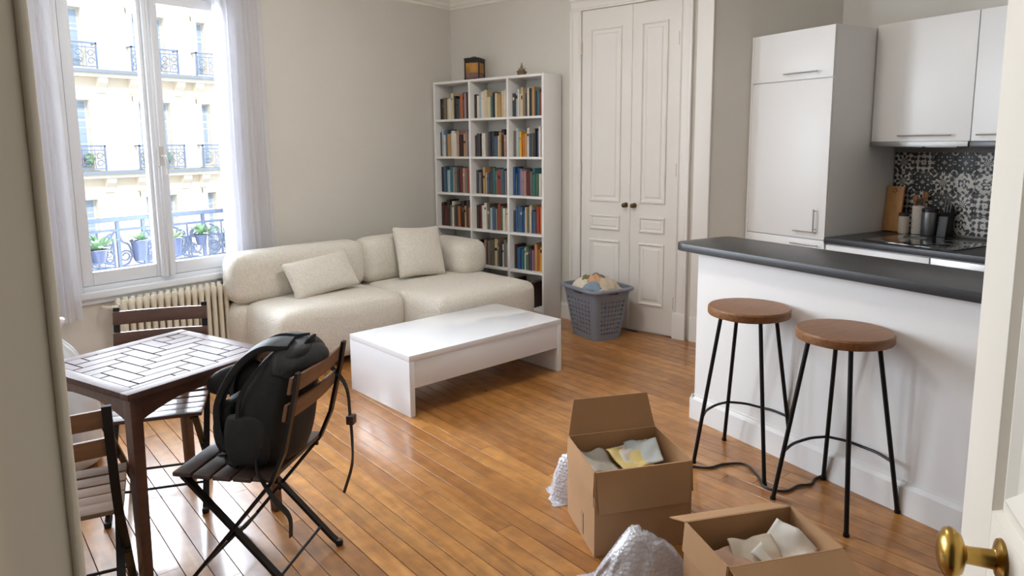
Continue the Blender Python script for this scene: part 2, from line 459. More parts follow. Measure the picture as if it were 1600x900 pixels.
struct(m.build('trim_7', WINW, bevel=0.005))

# ------------------------------------------------------------------ double door in the back wall
def double_door():
    y0, y1, H = 2.475, 3.356, 2.65
    ym = 2.882
    for i, (a, b) in enumerate(((ym+.002, y1), (y0, ym-.002))):
        dr = thing('door_%d' % (i+1), None, None, (XB, 0, 0)); struct(dr, 'white panelled leaf of the tall double door')
        m = MB(); m.box(-0.012, 0.0, a, b, 0.012, H)
        m.build('leaf', DOORW, dr, bevel=0.002)
        q0, q1 = (a+.09, b-.085)
        for (z0, z1) in ((0.235, 0.75), (0.835, 0.965), (1.075, 2.50)):
            # bolection moulding + raised field
            def ring(ins, x): return [(x, q0+ins, z0+ins), (x, q1-ins, z0+ins), (x, q1-ins, z1-ins), (x, q0+ins, z1-ins)]
            m = MB(); m.loft([ring(0, -0.012), ring(0.003, -0.024), ring(0.012, -0.026), ring(0.020, -0.014), ring(0.030, -0.0125)], cap=False)
            p = m.build('moulding', DOORW, dr)
            f = 0.045 if z1-z0 > 0.2 else 0.032
            m = MB(); m.loft([ring(0.029, -0.0115), ring(f, -0.014), ring(f+0.008, -0.020), ring(f+0.0085, -0.020)], cap=True)
            m.build('panel', DOORW, dr)
        m = MB(); yk = a+.035 if i == 0 else b-.04
        ax = Matrix.Translation((-0.012, yk, 1.055)) @ Matrix.Rotation(-PI/2, 4, 'Y')
        m.lathe([(0.021, 0), (0.021, 0.004), (0.008, 0.008), (0.007, 0.022), (0.015, 0.028), (0.019, 0.038), (0.017, 0.047), (0.008, 0.052)], 16, ax)
        m.build('knob', mat('knob_bronze', srgb(112, 92, 66), 0.3, 1.0), dr, smooth=True)
        for zz in (0.28, 1.35, 2.35):
            yy = b+0.003 if i == 0 else a-.003
            MB().tube([(-0.016, yy, zz-.05), (-0.016, yy, zz+.05)], 0.007).build('hinge', mat('painted_hinge', srgb(190, 176, 158), 0.4), dr, smooth='auto')
        if i == 1:
            MB().box(-0.02, -0.011, b-.002, b+.018, .02, H-.01).build('astragal', DOORW, dr, bevel=.003)
    # casing
    prof = [(0, 0), (0.026, 0), (0.026, 0.012), (0.016, 0.02), (0.016, 0.045), (0.022, 0.055), (0.022, 0.075), (0.035, 0.085), (0.035, 0.105), (0, 0.105)]
    m = MB()
    m.loft([[(XB-x, y1+0.006+w, z) for x, w in prof] for z in (0, H+.006)])
    m.loft([[(XB-x, y0-0.006-w, z) for x, w in prof] for z in (0, H+.006)])
    m.loft([[(XB-x, y, H+0.006+w) for x, w in prof] for y in (y0-.111, y1+.111)])
    m.box(XB-0.042, XB, y0-.113, y0-.004, 0, .21); m.box(XB-0.042, XB, y1+.004, y1+.113, 0, .21)
    struct(m.build('trim_8', DOORW, bevel=0.0015), 'white moulded casing around the double door')
    m = MB(); m.box(XB-0.022, XB+.0, 2.205, 2.33, 0, ZC); m.box(XB-0.03, XB, 2.205, 2.33, 0, .2)
    struct(m.build('trim_9', DOORW, bevel=0.003), 'white wall end trim beside the kitchen opening')
double_door()

# ------------------------------------------------------------------ open room door with the brass knob (right foreground)
def room_door():
    free = Vector((1.156, 0.0795, 0)); ang = rad(18.5); Lw = 0.86
    hinge = free-Vector((math.cos(ang), math.sin(ang), 0))*Lw
    dr = thing('door_3', None, None, hinge, ang); struct(dr, 'white open room door with brass knob in the right foreground')
    H = 2.29; t = 0.02       # local: x along leaf from hinge, +y = face seen by the camera
    DP = mat('room_door_paint', srgb(228, 221, 208), 0.42)
    m = MB()
    st = 0.128
    m.box(Lw-st, Lw, -t, t, 0.01, H); m.box(0, st, -t, t, 0.01, H)
    for z0, z1 in ((0.01, 0.24), (0.88, 1.107), (H-.13, H)): m.box(st, Lw-st, -t, t, z0, z1)
    leaf = m.build('leaf', DP, dr, bevel=0.002)
    for z0, z1 in ((0.24, 0.88), (1.107, H-.13)):
        for sgn in (1, -1):
            def ring(ins, y): return [(st+ins, sgn*y, z0+ins), (Lw-st-ins, sgn*y, z0+ins), (Lw-st-ins, sgn*y, z1-ins), (st+ins, sgn*y, z1-ins)]
            m = MB(); m.loft([ring(-0.001, t), ring(0.006, t-.010), ring(0.020, t-.008), ring(0.030, t-.004), ring(0.044, t-.012), ring(0.056, t-.016)], cap=False)
            m.build('moulding', DP, dr)
        m = MB(); m.box(st+.02, Lw-st-.02, -0.005, 0.005, z0+.02, z1-.02); m.box(st+.09, Lw-st-.09, -0.010, 0.010, z0+.09, z1-.09)
        m.build('panel', DP, dr, bevel=0.004)
    zk = 1.071
    ax = Matrix.Translation((Lw-0.183, t, zk)) @ Matrix.Rotation(-PI/2, 4, 'X')
    kb = MB().lathe([(0.024, -0.002), (0.026, 0.001), (0.025, 0.004), (0.020, 0.006), (0.013, 0.008), (0.0115, 0.010), (0.0105, 0.034), (0.011, 0.038)], 28, ax).build('knob_rose', BRASS, dr, smooth='auto')
    MB().lathe([(0.010, 0.037), (0.013, 0.039), (0.024, 0.043), (0.029, 0.049), (0.030, 0.054), (0.028, 0.060), (0.019, 0.0655), (0.006, 0.068)], 32, ax).build('knob', BRASS, dr, smooth=True)
    ax2 = Matrix.Translation((Lw-0.183, -t, zk)) @ Matrix.Rotation(PI/2, 4, 'X')
    MB().lathe([(0.026, -0.002), (0.025, 0.004), (0.012, 0.008), (0.011, 0.034), (0.024, 0.040), (0.0305, 0.053), (0.019, 0.064), (0.006, 0.0665)], 24, ax2).build('back_knob', BRASS, dr, smooth=True)
    for zz in (0.3, 1.2, 2.0): MB().tube([(-.002, t, zz-.05), (-.002, t, zz+.05)], .008).build('hinge', BRASS, dr, smooth='auto')
room_door()
# ------------------------------------------------------------------ kitchen (local frame: x = into the kitchen, y = along the run away from the camera)
FR = 1.484   # front plane of tall unit and base units
BK = 2.245   # wall plane
# breakfast bar: half-height wall and skirting are part of the house, the counter is a thing
kw = kthing('wall_peninsula', None, None, kind='structure')
MB().box(0.0, 0.28, -2.6, -0.03, 0, 0.962).build('bar_wall', BARW, kw)
struct(kw, 'white half-height wall below the black bar counter')
kb = kthing('baseboard_peninsula', None, None, kind='structure')
m = MB()
prof = [(0, 0), (-0.018, 0), (-0.018, 0.118), (-0.012, 0.128), (-0.006, 0.135), (-0.005, 0.145), (0, 0.145)]
m.loft([[(x, y, z) for x, z in prof] for y in (-2.6, -0.03)])
m.build('skirting', BARW, kb)
prof2 = [(-0.03-x, z) for x, z in prof]
m = MB(); m.loft([[(x, y, z) for y, z in prof2] for x in (-0.018, 0.28)]); m.build('skirting', BARW, kb)

bar = kthing('bar_counter', 'black stone breakfast bar top with rounded corner on white half wall', 'counter', 0, 0, 0.963)
def rounded(x0, x1, y0, y1, r):
    pts = [(x0, y0), (x1, y0)]
    for cx, cy, a0 in ((x1-.06, y1-.06, 0), (x0+r, y1-r, 90)):
        rr = .06 if a0 == 0 else r
        pts += [(cx+rr*math.cos(rad(a0+90*i/8)), cy+rr*math.sin(rad(a0+90*i/8))) for i in range(9)]
    return pts
m = MB().prism(rounded(-0.055, 0.40, -2.6, 0.13, 0.09), 0, 0.042)
m.build('top_slab', SLATE, bar, bevel=0.002)

HANDLE = mat('satin_handle', srgb(196, 195, 192), 0.28, 0.9)
def bar_handle(parent, x, y0, y1, z, vertical=False):
    """slim bar handle standing off a front at local x (front faces -x)"""
    m = MB()
    if vertical: a, b = (x-.028, y0, z), (x-.028, y0, y1)
    else: a, b = (x-.028, y0, z), (x-.028, y1, z)
    m.tube([a, b], 0.0055, 8)
    for t in (0.08, 0.92):
        p = Vector(a).lerp(Vector(b), t); m.tube([p, p+Vector((.028, 0, 0))], 0.0045, 6)
    return m.build('handle', HANDLE, parent, smooth='auto')

# tall fridge unit
t = kthing('tall_fridge_cabinet', 'tall white built-in fridge cabinet in the kitchen corner', 'cabinet')
m = MB(); m.prism([(FR+.02, 0.26), (FR+.02, 0.93), (BK-.01, 0.74), (BK-.01, 0.26)], 0.1, 2.336)
m.build('carcass', LAM, t, bevel=0.002)
m = MB(); m.box(FR+.07, FR+.5, 0.28, 0.80, 0.0, 0.1); m.build('plinth', mat('plinth_grey', srgb(120, 118, 114), 0.5), t)
m = MB(); m.box(FR+.002, FR+.03, 0.935, 0.952, 0.02, 2.333); m.build('filler_strip', LAM, t)
for nm, z0, z1 in (('lower_door', 0.12, 0.873), ('fridge_door', 0.879, 1.985), ('top_door', 1.991, 2.333)):
    dd = MB().box(FR, FR+.019, 0.262, 0.932, z0, z1).build(nm, LAM, t, bevel=0.002)
    if nm == 'top_door': bar_handle(dd, FR, 0.36, 0.64, 2.035)
    if nm == 'fridge_door':
        bar_handle(dd, FR, 0.335, 1.09, 0.935, True); bar_handle(dd, FR, 0.325, 0.50, 0.928)
    if nm == 'lower_door': bar_handle(dd, FR, 0.30, 0.52, 0.835)

# wall cabinets
UP = 1.932
def wall_cab(l0, l1, label, h0, h1):
    t = kthing('wall_cabinet', label, 'cabinet', group='white wall cabinets over the hob')
    MB().box(UP+.02, BK-.004, l0+.001, l1-.001, 1.556, 2.35).build('carcass', LAM, t)
    dd = MB().box(UP, UP+.019, l0+.002, l1-.002, 1.553, 2.352).build('door', LAM, t, bevel=0.002)
    bar_handle(dd, UP, h0, h1, 1.592)
wall_cab(-0.405, 0.255, 'wide white wall cabinet directly beside the tall fridge cabinet', -0.30, 0.05)
wall_cab(-1.0, -0.407, 'white wall cabinet at the right, partly behind the open door', -0.56, -0.45)
t = kthing('range_hood', 'flat stainless steel extractor hood under the wall cabinets', 'hood')
m = MB(); m.box(UP-.012, BK-.005, -0.40, 0.25, 1.518, 1.552); m.build('hood_body', STEEL, t, bevel=0.003)
m = MB(); m.box(UP-.006, BK-.005, -0.99, -0.405, 1.515, 1.552); m.build('hood_panel', mat('hood_black', srgb(40, 39, 38), 0.3), t, bevel=0.003)
for y in (-0.3, -0.08): MB().box(UP+.05, BK-.06, y, y+.2, 1.513, 1.519).build('grease_filter', mat('filter_mesh', srgb(130, 128, 124), 0.4, 1.0), t)

# worktop, base units
t = kthing('worktop', 'black stone kitchen worktop along the tiled wall', 'worktop', 0, 0, 0.862)
MB().box(FR-.01, BK-.004, -2.6, 0.258, 0, 0.04).build('top_slab', SLATE, t, bevel=0.003)
def base_cab(l0, l1, label, body, drawer):
    t = kthing('base_cabinet', label, 'cabinet', group='base cabinets under the worktop')
    MB().box(FR+.03, BK-.01, l0+.001, l1-.001, 0.1, 0.86).build('carcass', body, t)
    MB().box(FR+.08, BK-.1, l0+.001, l1-.001, 0.0, 0.1).build('plinth', MATS['plinth_grey'], t)
    d1 = MB().box(FR+.01, FR+.029, l0+.003, l1-.003, 0.70, 0.852).build('drawer', drawer, t, bevel=0.002)
    bar_handle(d1, FR+.01, (l0+l1)/2-.12, (l0+l1)/2+.12, 0.80)
    d2 = MB().box(FR+.01, FR+.029, l0+.003, l1-.003, 0.12, 0.696).build('door', LAM, t, bevel=0.002)
    bar_handle(d2, FR+.01, (l0+l1)/2-.12, (l0+l1)/2+.12, 0.65)
base_cab(-0.455, 0.255, 'white base cabinet with drawer next to the fridge cabinet', LAM, LAM)
base_cab(-1.15, -0.457, 'steel-fronted base unit under the worktop, half hidden by the open door', LAM, mat('steel_front', srgb(168, 166, 162), 0.35, 0.8))
t = kthing('induction_hob', 'black glass induction hob set into the worktop', 'hob', 0, 0, 0.902)
MB().box(1.56, 2.04, -0.56, 0.03, 0, 0.006).build('glass_plate', mat('black_glass', srgb(10, 10, 11), 0.04, coat=1.0), t, bevel=0.002)
for x, y, r in ((1.69, -0.12, 0.09), (1.91, -0.12, 0.07), (1.69, -0.40, 0.07), (1.91, -0.40, 0.1)):
    MB().tube([(x+r*math.cos(a*PI/16), y+r*math.sin(a*PI/16), 0.0062) for a in range(32)], 0.0012, 4, True).build('cooking_ring', mat('ring_grey', srgb(110, 110, 110), 0.4), t)

# ornamental tiles
def tile_mat(k):
    m = bpy.data.materials.new('patterned_tile_%d' % k); m.use_nodes = True
    nt = m.node_tree; N = nt.nodes; L = nt.links; b = N['Principled BSDF']
    tc = N.new('ShaderNodeTexCoord'); sp = N.new('ShaderNodeSeparateXYZ'); L.new(tc.outputs['Object'], sp.inputs[0])
    def M(op, a, b_=None, c=None):
        n = N.new('ShaderNodeMath'); n.operation = op
        for i, v in enumerate((a, b_, c)):
            if v is None: continue
            if isinstance(v, (int, float)): n.inputs[i].default_value = v
            else: L.new(v, n.inputs[i])
        return n.outputs[0]
    y, z = sp.outputs['Y'], sp.outputs['Z']; T = 0.07
    u = M('ABSOLUTE', M('DIVIDE', y, T)); v = M('ABSOLUTE', M('DIVIDE', z, T))
    r = M('SQRT', M('ADD', M('MULTIPLY', u, u), M('MULTIPLY', v, v)))
    th = M('ARCTAN2', v, u)
    cu = M('SUBTRACT', 1.0, u); cv = M('SUBTRACT', 1.0, v)
    rc = M('SQRT', M('ADD', M('MULTIPLY', cu, cu), M('MULTIPLY', cv, cv)))
    if k == 0:      # star with corner quarter circles
        f = M('SINE', M('ADD', M('MULTIPLY', r, 6.5), M('MULTIPLY', M('COSINE', M('MULTIPLY', th, 8)), 1.5)))
        g = M('SINE', M('MULTIPLY', rc, 10.0)); h = M('MINIMUM', f, g)
    elif k == 1:    # petals and rings
        f = M('COSINE', M('MULTIPLY', th, 8)); g = M('SINE', M('MULTIPLY', r, 8.5)); h = M('MULTIPLY', f, g)
        h = M('MINIMUM', h, M('SUBTRACT', M('ABSOLUTE', M('SUBTRACT', rc, 0.55)), 0.08))
    elif k == 2:    # scrolls
        f = M('SINE', M('ADD', M('MULTIPLY', r, 8), M('MULTIPLY', th, 4))); g = M('SINE', M('MULTIPLY', M('ADD', u, v), 6)); h = M('MAXIMUM', M('MULTIPLY', f, g), M('SUBTRACT', 0.12, M('ABSOLUTE', M('SUBTRACT', rc, 0.8))))
    else:           # diamonds
        f = M('SINE', M('MULTIPLY', M('ADD', u, v), 7)); g = M('COSINE', M('MULTIPLY', M('SUBTRACT', u, v), 6)); h = M('ADD', M('MULTIPLY', f, g), M('SUBTRACT', 0.2, M('MULTIPLY', M('ABSOLUTE', M('SUBTRACT', r, 0.7)), 1.0)))
    n1 = N.new('ShaderNodeTexNoise'); n1.inputs['Scale'].default_value = 38; L.new(tc.outputs['Object'], n1.inputs['Vector'])
    h = M('ADD', h, M('MULTIPLY', M('SUBTRACT', n1.outputs[0], 0.5), 1.3))
    cr = N.new('ShaderNodeValToRGB'); e = cr.color_ramp.elements
    e[0].position = 0.42; e[0].color = srgb(38, 38, 40); e[1].position = 0.54; e[1].color = srgb(178, 174, 166)
    L.new(M('ADD', h, 0.5), cr.inputs[0]); L.new(cr.outputs[0], b.inputs['Base Color']); b.inputs['Roughness'].default_value = 0.5
    return m
TM = [tile_mat(k) for k in range(4)]
bs = kthing('wall_tiles', None, None, kind='structure'); struct(bs, 'black and white ornamental tile backsplash behind the hob')
MB().box(BK-.004, BK+.004, -1.55, 0.257, 0.905, 1.515).build('grout', mat('grout', srgb(120, 116, 110), 0.9), bs)
T = 0.140
bases = [MB().box(-0.003, 0.003, -T/2+.0012, T/2-.0012, -T/2+.0012, T/2-.0012).build('tile', TM[k], bs, bevel=0.001) for k in range(4)]
rr = random.Random(11); used = [False]*4
for i in range(13):
    for j in range(4):
        k = rr.randrange(4)
        o = bases[k] if not used[k] else inst(bases[k], 'tile', bs); used[k] = True
        o.location = (BK-.006, 0.255-T/2-i*T, 0.985+j*T)
        o.rotation_euler = (rr.randrange(4)*PI/2, 0, 0)
m = MB(); m.box(BK-.007, BK-.003, -1.55, 0.255, 0.903, 0.914); m.build('edge_strip', MATS['grout'], bs)

# things on the worktop
ZT = 0.9025
BW = mat('beech_board', srgb(176, 128, 78), 0.5, var=0.15, vscale=8, stretch=(1, 8, 1))
t = kthing('cutting_board', 'upright wooden cutting board leaning in the worktop corner', 'cutting board', 0.178, 2.14, ZT)
m = MB(); rt = Matrix.Rotation(rad(6), 4, 'Y')
m.M = rt; m.box(-.011, .011, -.05, .075, 0.003, 0.33); m.build('board', BW, t, bevel=0.006)
m = MB(); m.M = rt; m.tube([(-.013, .0125+.014*math.cos(a*PI/8), .30+.014*math.sin(a*PI/8)) for a in range(16)], .002, 5, True); m.build('hanging_hole', DARKM, t)
def canister(name, label, l, p, r, h, mt, lid):
    t = kthing(name, label, 'canister', l, p, ZT, group='containers on the worktop')
    MB().lathe([(r*.92, 0), (r, .006), (r, h-.01), (r*.94, h), (r*.84, h-.004), (r*.82, .012), (.001, .010)], 24).build('body', mt, t, smooth='auto')
    if lid: MB().lathe([(r*1.02, h), (r*1.03, h+.004), (r*1.0, h+.022), (r*.3, h+.025)], 24).build('lid', lid, t, smooth='auto')
    return t
canister('storage_jar', 'short cream ceramic jar with a dark lid beside the cutting board', 0.083, 2.11, 0.034, 0.125, mat('cream_ceramic', srgb(196, 186, 172), 0.5), mat('dark_lid', srgb(60, 48, 38), 0.5))
t = canister('utensil_jar', 'tall speckled white jar holding wooden cooking utensils', 0.018, 2.17, 0.042, 0.20, mat('speckled_white', srgb(205, 198, 190), 0.55, var=0.15, vscale=90), None)
sp = mat('olive_wood', srgb(140, 92, 52), 0.55)
for i, (dx, dy, h) in enumerate(((0.02, -.015, .30), (-.015, .01, .28), (.01, .02, .27))):
    u = kthing('wooden_spoon', ['round wooden spoon nearest the tiles in the white jar', 'slim wooden spatula standing in the white jar', 'shortest wooden spoon in the white jar'][i], 'utensil', 0.018, 2.17, ZT)
    m = MB(); m.tube([(dx*.3, dy*.3, .012), (dx*1.5, dy*1.5, h-.05)], .005, 6); m.build('shaft', sp, u, smooth='auto')
    m = MB(); m.M = Matrix.Translation((dx*1.6, dy*1.6, h-.03)) @ Matrix.Diagonal((.35, .8, 1.1, 1)); m.lathe([(.002, -.028), (.018, -.018), (.024, 0), (.018, .02), (.003, .027)], 14); m.build('bowl', sp, u, smooth=True)
canister('steel_canister', 'dark grey metal canister with a black lid in front of the tiles', -0.078, 2.14, 0.05, 0.165, mat('gunmetal', srgb(120, 122, 124), 0.35, 0.7), mat('black_lid', srgb(28, 28, 30), 0.4))
t = kthing('knife_block', 'black slanted knife block beside the grey canister', 'knife block', -0.175, 2.16, ZT)
m = MB(); m.loft([[(x, y, 0) for x, y in ((-.05, -.03), (.05, -.03), (.05, .03), (-.05, .03))], [(x+.01, y, .14 if x < 0 else .19) for x, y in ((-.04, -.03), (.04, -.03), (.04, .03), (-.04, .03))]])
m.build('block', mat('black_wood', srgb(24, 22, 21), 0.5), t, bevel=.003)
for j in range(3):
    m = MB(); m.tube([(.012, -.018+.018*j, .165), (.03, -.018+.018*j, .225+.012*j)], .007, 6); m.build('knife_handle', mat('knife_black', srgb(20, 20, 20), .4), t, smooth='auto')

# ------------------------------------------------------------------ bookcase with books
BX0, BX1, BY0, BY1, BH = 4.862, XB-.002-.02, 3.562, 4.866, 2.15
def bookcase():
    t = thing('bookcase', 'tall white open bookcase with three columns of filled shelves', 'bookcase', ((BX0+BX1)/2, (BY0+BY1)/2, 0))
    ox, oy = (BX0+BX1)/2, (BY0+BY1)/2
    hx = (BX1-BX0)/2; th = 0.022
    P = lambda n, x0, x1, y0, y1, z0, z1: MB().box(x0-ox, x1-ox, y0-oy, y1-oy, z0, z1).build(n, LAM, t, bevel=0.0015)
    P('side_panel', BX0, BX1, BY0, BY0+th, 0, BH); P('side_panel', BX0, BX1, BY1-th, BY1, 0, BH)
    P('top_panel', BX0, BX1, BY0+th, BY1-th, BH-th, BH)
    P('back_panel', BX1-.006, BX1, BY0+th, BY1-th, 0.08, BH-th)
    P('kick_board', BX0+.02, BX0+.035, BY0+th, BY1-th, 0, 0.085)
    ys = [BY0+th, 3.955, 4.405, BY1-th]
    for y in ys[1:3]: P('divider', BX0, BX1-.006, y-th/2, y+th/2, 0.107, BH-th)
    zs = [0.107, 0.445, 0.781, 1.11, 1.452, 1.80]
    for z in zs: P('shelf', BX0+.002, BX1-.006, BY0+th, BY1-th, z-.02, z) if z == zs[0] else [P('shelf', BX0+.002, BX1-.006, ya+(th/2 if i else 0), yb-(th/2 if i < 2 else 0), z-.02, z) for i, (ya, yb) in enumerate(zip(ys[:-1], ys[1:]))]
    return ys, zs, th
ys, zs, th = bookcase()
PAL = {'k': ('black', 30, 28, 30), 'n': ('dark brown', 58, 40, 34), 'w': ('white', 214, 208, 196), 'c': ('cream', 206, 190, 156), 'g': ('grey', 122, 118, 114),
       'd': ('charcoal', 62, 64, 70), 's': ('slate blue', 70, 92, 112), 'b': ('blue', 44, 84, 130), 'l': ('pale blue', 156, 176, 186), 't': ('tan', 178, 140, 92),
       'o': ('orange', 190, 104, 46), 'r': ('red', 150, 62, 50), 'm': ('maroon', 92, 36, 40), 'p': ('dusty pink', 178, 140, 126), 'y': ('yellow', 206, 158, 44),
       'e': ('green', 74, 104, 78), 'v': ('mauve', 150, 128, 142), 'q': ('teal', 52, 110, 116), 'u': ('purple', 88, 62, 108), 'x': ('olive grey', 108, 100, 82)}
BM = {k: mat('book_'+v[0].replace(' ', '_'), srgb(*v[1:]), 0.55, var=0.12, vscale=14, stretch=(1, 1, .4)) for k, v in PAL.items()}
PAGES = mat('book_pages', srgb(214, 200, 172), 0.9)
ROWS = {  # top row first; columns left, middle, right as seen
 0: ['knxcwckdsobpnd', 'nwlwccqkctcwpr', 'dlwccogxwktdqrm'],
 1: ['nlwstcwwpntvgg', 'ndkwgddsctnpgg', 'xwlyotwsxdkbwrd'],
 2: ['kslqpgdrmpgrdn', 'dgktcsdqxrsgdn', 'bsbvvpmnxqewcv'],
 3: ['nmngwxdokntdon', 'nmgwwxlsgrewcp', 'dbsbbcxcbsrowp'],
 4: ['nkxd', 'kxnpmgxcxdwgcx', 'nsbbqwenuvrtoyy'],
 5: [None, 'kndn', 'nkmotcn']}
ORD = ['first', 'second', 'third', 'fourth', 'fifth', 'sixth', 'seventh', 'eighth', 'ninth', 'tenth', 'eleventh', 'twelfth', 'thirteenth', 'fourteenth', 'fifteenth']
RN = ['top', 'second', 'third', 'fourth', 'fifth', 'lowest']; CN = ['left', 'middle', 'right']
def book(w, h, dpt, key, lean, loc):
    m = MB()
    # spine rounded towards -x, covers as boards, page block inset
    sp = [(-.004, -w/2+.0015), (-.0065, -w/4), (-.007, 0), (-.0065, w/4), (-.004, w/2-.0015)]
    poly = [(dpt, -w/2), (0, -w/2)]+sp+[(0, w/2), (dpt, w/2), (dpt, w/2-.002), (.004, w/2-.002), (.004, -w/2+.002), (dpt, -w/2+.002)]
    m.prism(poly, 0, h)
    m.cur = 1; m.box(.004, dpt-.004, -w/2+.002, w/2-.002, .003, h-.004)
    if R.random() < .28:
        m.cur = 2; zz = h*R.uniform(.55, .8)
        m.box(-.0078, -.003, -w*.32, w*.32, zz, zz+h*R.uniform(.05, .14))
    c2 = BM[R.choice('ctgdxk')]
    o = m.build('book', [BM[key], PAGES, c2])
    o.location = loc; o.rotation_euler = (lean, 0, 0)
    return o
for rI, cols in ROWS.items():
    zb = zs[5-rI]
    for cI, s_ in enumerate(cols):
        if not s_: continue
        lo, hi = [(ys[2]+th/2, ys[3]), (ys[1]+th/2, ys[2]-th/2), (ys[0], ys[1]-th/2)][cI]
        n = len(s_); full = n >= 12
        span = (hi-lo-.006) if full else n*0.032
        ws = [R.uniform(.6, 1.4) for _ in range(n)]; k = span/sum(ws); ws = [w*k for w in ws]
        y = hi-.003; base_h = R.uniform(.215, .235)
        for bI, (key, w) in enumerate(zip(s_, ws)):
            h = min(.29, base_h+R.uniform(-.035, .03)); dp = R.uniform(.12, .155)
            lbl = '%s book, %s from left, %s shelf, %s column of the white bookcase' % (PAL[key][0], ORD[bI], RN[rI], CN[cI])
            o = book(w-.0012, h, dp, key, 0, (BX0+.055+R.uniform(0, .018), y-w/2, zb+.0005))
            tag(o, lbl, 'book', 'books in the white bookcase')
            y -= w
# lantern and ornament on top
t = thing('lantern', 'dark metal lantern with amber glass panes on top of the bookcase', 'lantern', (4.98, 4.435, BH+.001), rad(20))
LM = mat('lantern_metal', srgb(52, 46, 42), 0.5, 0.6)
m = MB()
for sx in (-1, 1):
    for sy in (-1, 1): m.box(sx*.068-.006, sx*.068+.006, sy*.068-.006, sy*.068+.006, .01, .185)
m.box(-.078, .078, -.078, .078, 0, .012); m.build('frame', LM, t, bevel=.002)
m = MB(); m.loft([[(x*a, y*a, z) for x, y in ((-1, -1), (1, -1), (1, 1), (-1, 1))] for a, z in ((.075, .178), (.077, .190), (.066, .196), (.03, .203), (.012, .212))]); m.build('roof', LM, t)
AM = mat('amber_glass', srgb(170, 118, 30), 0.3, var=0.4, vscale=12); RG = mat('smoked_red_glass', srgb(110, 72, 64), 0.2, var=.3, vscale=20)
for i in range(4):
    m = MB(); m.M = Matrix.Rotation(i*PI/2, 4, 'Z'); m.box(-.062, .062, .064, .067, .062, .150); m.build('amber_pane', AM, t)
    m = MB(); m.M = Matrix.Rotation(i*PI/2, 4, 'Z'); m.box(-.062, .062, .064, .067, .012, .060); m.build('lower_pane', RG, t)
    m = MB(); m.M = Matrix.Rotation(i*PI/2, 4, 'Z'); m.box(-.062, .062, .062, .070, .150, .178); m.build('top_band', LM, t)
t = thing('ornament', 'small brown carved ornament with a spire on the bookcase top', 'ornament', (4.98, 3.885, BH+.001), rad(15))
OM = mat('carved_brown', srgb(110, 88, 62), .7, var=.3, vscale=60)
m = MB(); m.loft([[(x*a, y*a*.8, z) for x, y in ((-1, -1), (1, -1), (1, 1), (-1, 1))] for a, z in ((.033, 0), (.036, .022), (.042, .04), (.03, .046))]); m.build('pedestal', OM, t, bevel=.003)
m = MB(); m.M = Matrix.Translation((0, 0, .045)); m.lathe([(.026, 0), (.024, .012), (.012, .022), (.014, .032), (.01, .042), (.004, .052), (.006, .058), (.001, .072)], 14); m.build('figure', mat('carved_green', srgb(120, 110, 84), .7, var=.3, vscale=60), t, smooth=True)
for sy in (-1, 1):
    m = MB(); m.tube([(0, sy*.026, .042), (0, sy*.03, .075)], [.006, .002], 6); m.build('finial', OM, t, smooth='auto')
# ------------------------------------------------------------------ sofa
def boucle():
    m = bpy.data.materials.new('cream_boucle'); m.use_nodes = True
    nt = m.node_tree; N = nt.nodes; L = nt.links; b = N['Principled BSDF']
    tc = N.new('ShaderNodeTexCoord')
    v = N.new('ShaderNodeTexVoronoi'); v.inputs['Scale'].default_value = 150; v.inputs['Randomness'].default_value = 1
    n = N.new('ShaderNodeTexNoise'); n.inputs['Scale'].default_value = 70; n.inputs['Detail'].default_value = 6
    L.new(tc.outputs['Object'], v.inputs['Vector']); L.new(tc.outputs['Object'], n.inputs['Vector'])
    cr = N.new('ShaderNodeValToRGB'); e = cr.color_ramp.elements
    e[0].position = .3; e[0].color = srgb(216, 209, 197); e[1].position = .7; e[1].color = srgb(232, 226, 214)
    L.new(n.outputs[0], cr.inputs[0]); L.new(cr.outputs[0], b.inputs['Base Color'])
    b.inputs['Roughness'].default_value = .95; b.inputs['Specular IOR Level'].default_value = .15
    b.inputs['Sheen Weight'].default_value = .25; b.inputs['Sheen Roughness'].default_value = .6
    ad = N.new('ShaderNodeMath'); ad.operation = 'SUBTRACT'; L.new(n.outputs[0], ad.inputs[0]); L.new(v.outputs['Distance'], ad.inputs[1])
    bp = N.new('ShaderNodeBump'); bp.inputs['Strength'].default_value = .38; bp.inputs['Distance'].default_value = .012
    L.new(ad.outputs[0], bp.inputs['Height']); L.new(bp.outputs[0], b.inputs['Normal'])
    return m
BOU = boucle()
SO = (2.60, 4.10, 0); SA = rad(-6.5)
sofa = thing('modular_sofa', 'cream boucle modular sofa with chaise along the window wall', 'sofa', SO, SA)
def cushion(name, x0, x1, y0, y1, z0, z1, r, crown=0.0, taper=0.0, n=10, skew=0.0):
    hx, hy, hz = (x1-x0)/2, (y1-y0)/2, (z1-z0)/2
    def fn(p):
        x, y, z = p
        fx, fy, fz = 1-(x/hx)**2, 1-(y/hy)**2, 1-(z/hz)**2
        z2 = z+(crown*max(fx, 0)**.6*max(fy, 0)**.6 if z > 0 else 0)
        bulge = .016*max(fz, 0)
        x2 = x+math.copysign(bulge*max(fy, 0)**.5, x)*(abs(x)/hx)**4; y2 = y+math.copysign(bulge*max(fx, 0)**.5, y)*(abs(y)/hy)**4
        k = 1-taper*(z/hz if z < 0 else 0)*-1
        w = .004*nz(x*5+x0, y*5, z*5)
        return (x2*k+w+(skew*z), y2*k+w, z2+w)
    m = MB(); m.rbox(hx, hy, hz, r, n, fn)
    o = m.build(name, BOU, sofa, smooth=True, loc=((x0+x1)/2, (y0+y1)/2, (z0+z1)/2))
    return o
cushion('seat_cushion', -0.01, 1.005, -0.05, 0.56, 0.045, 0.445, 0.072, 0.03, 0.03)
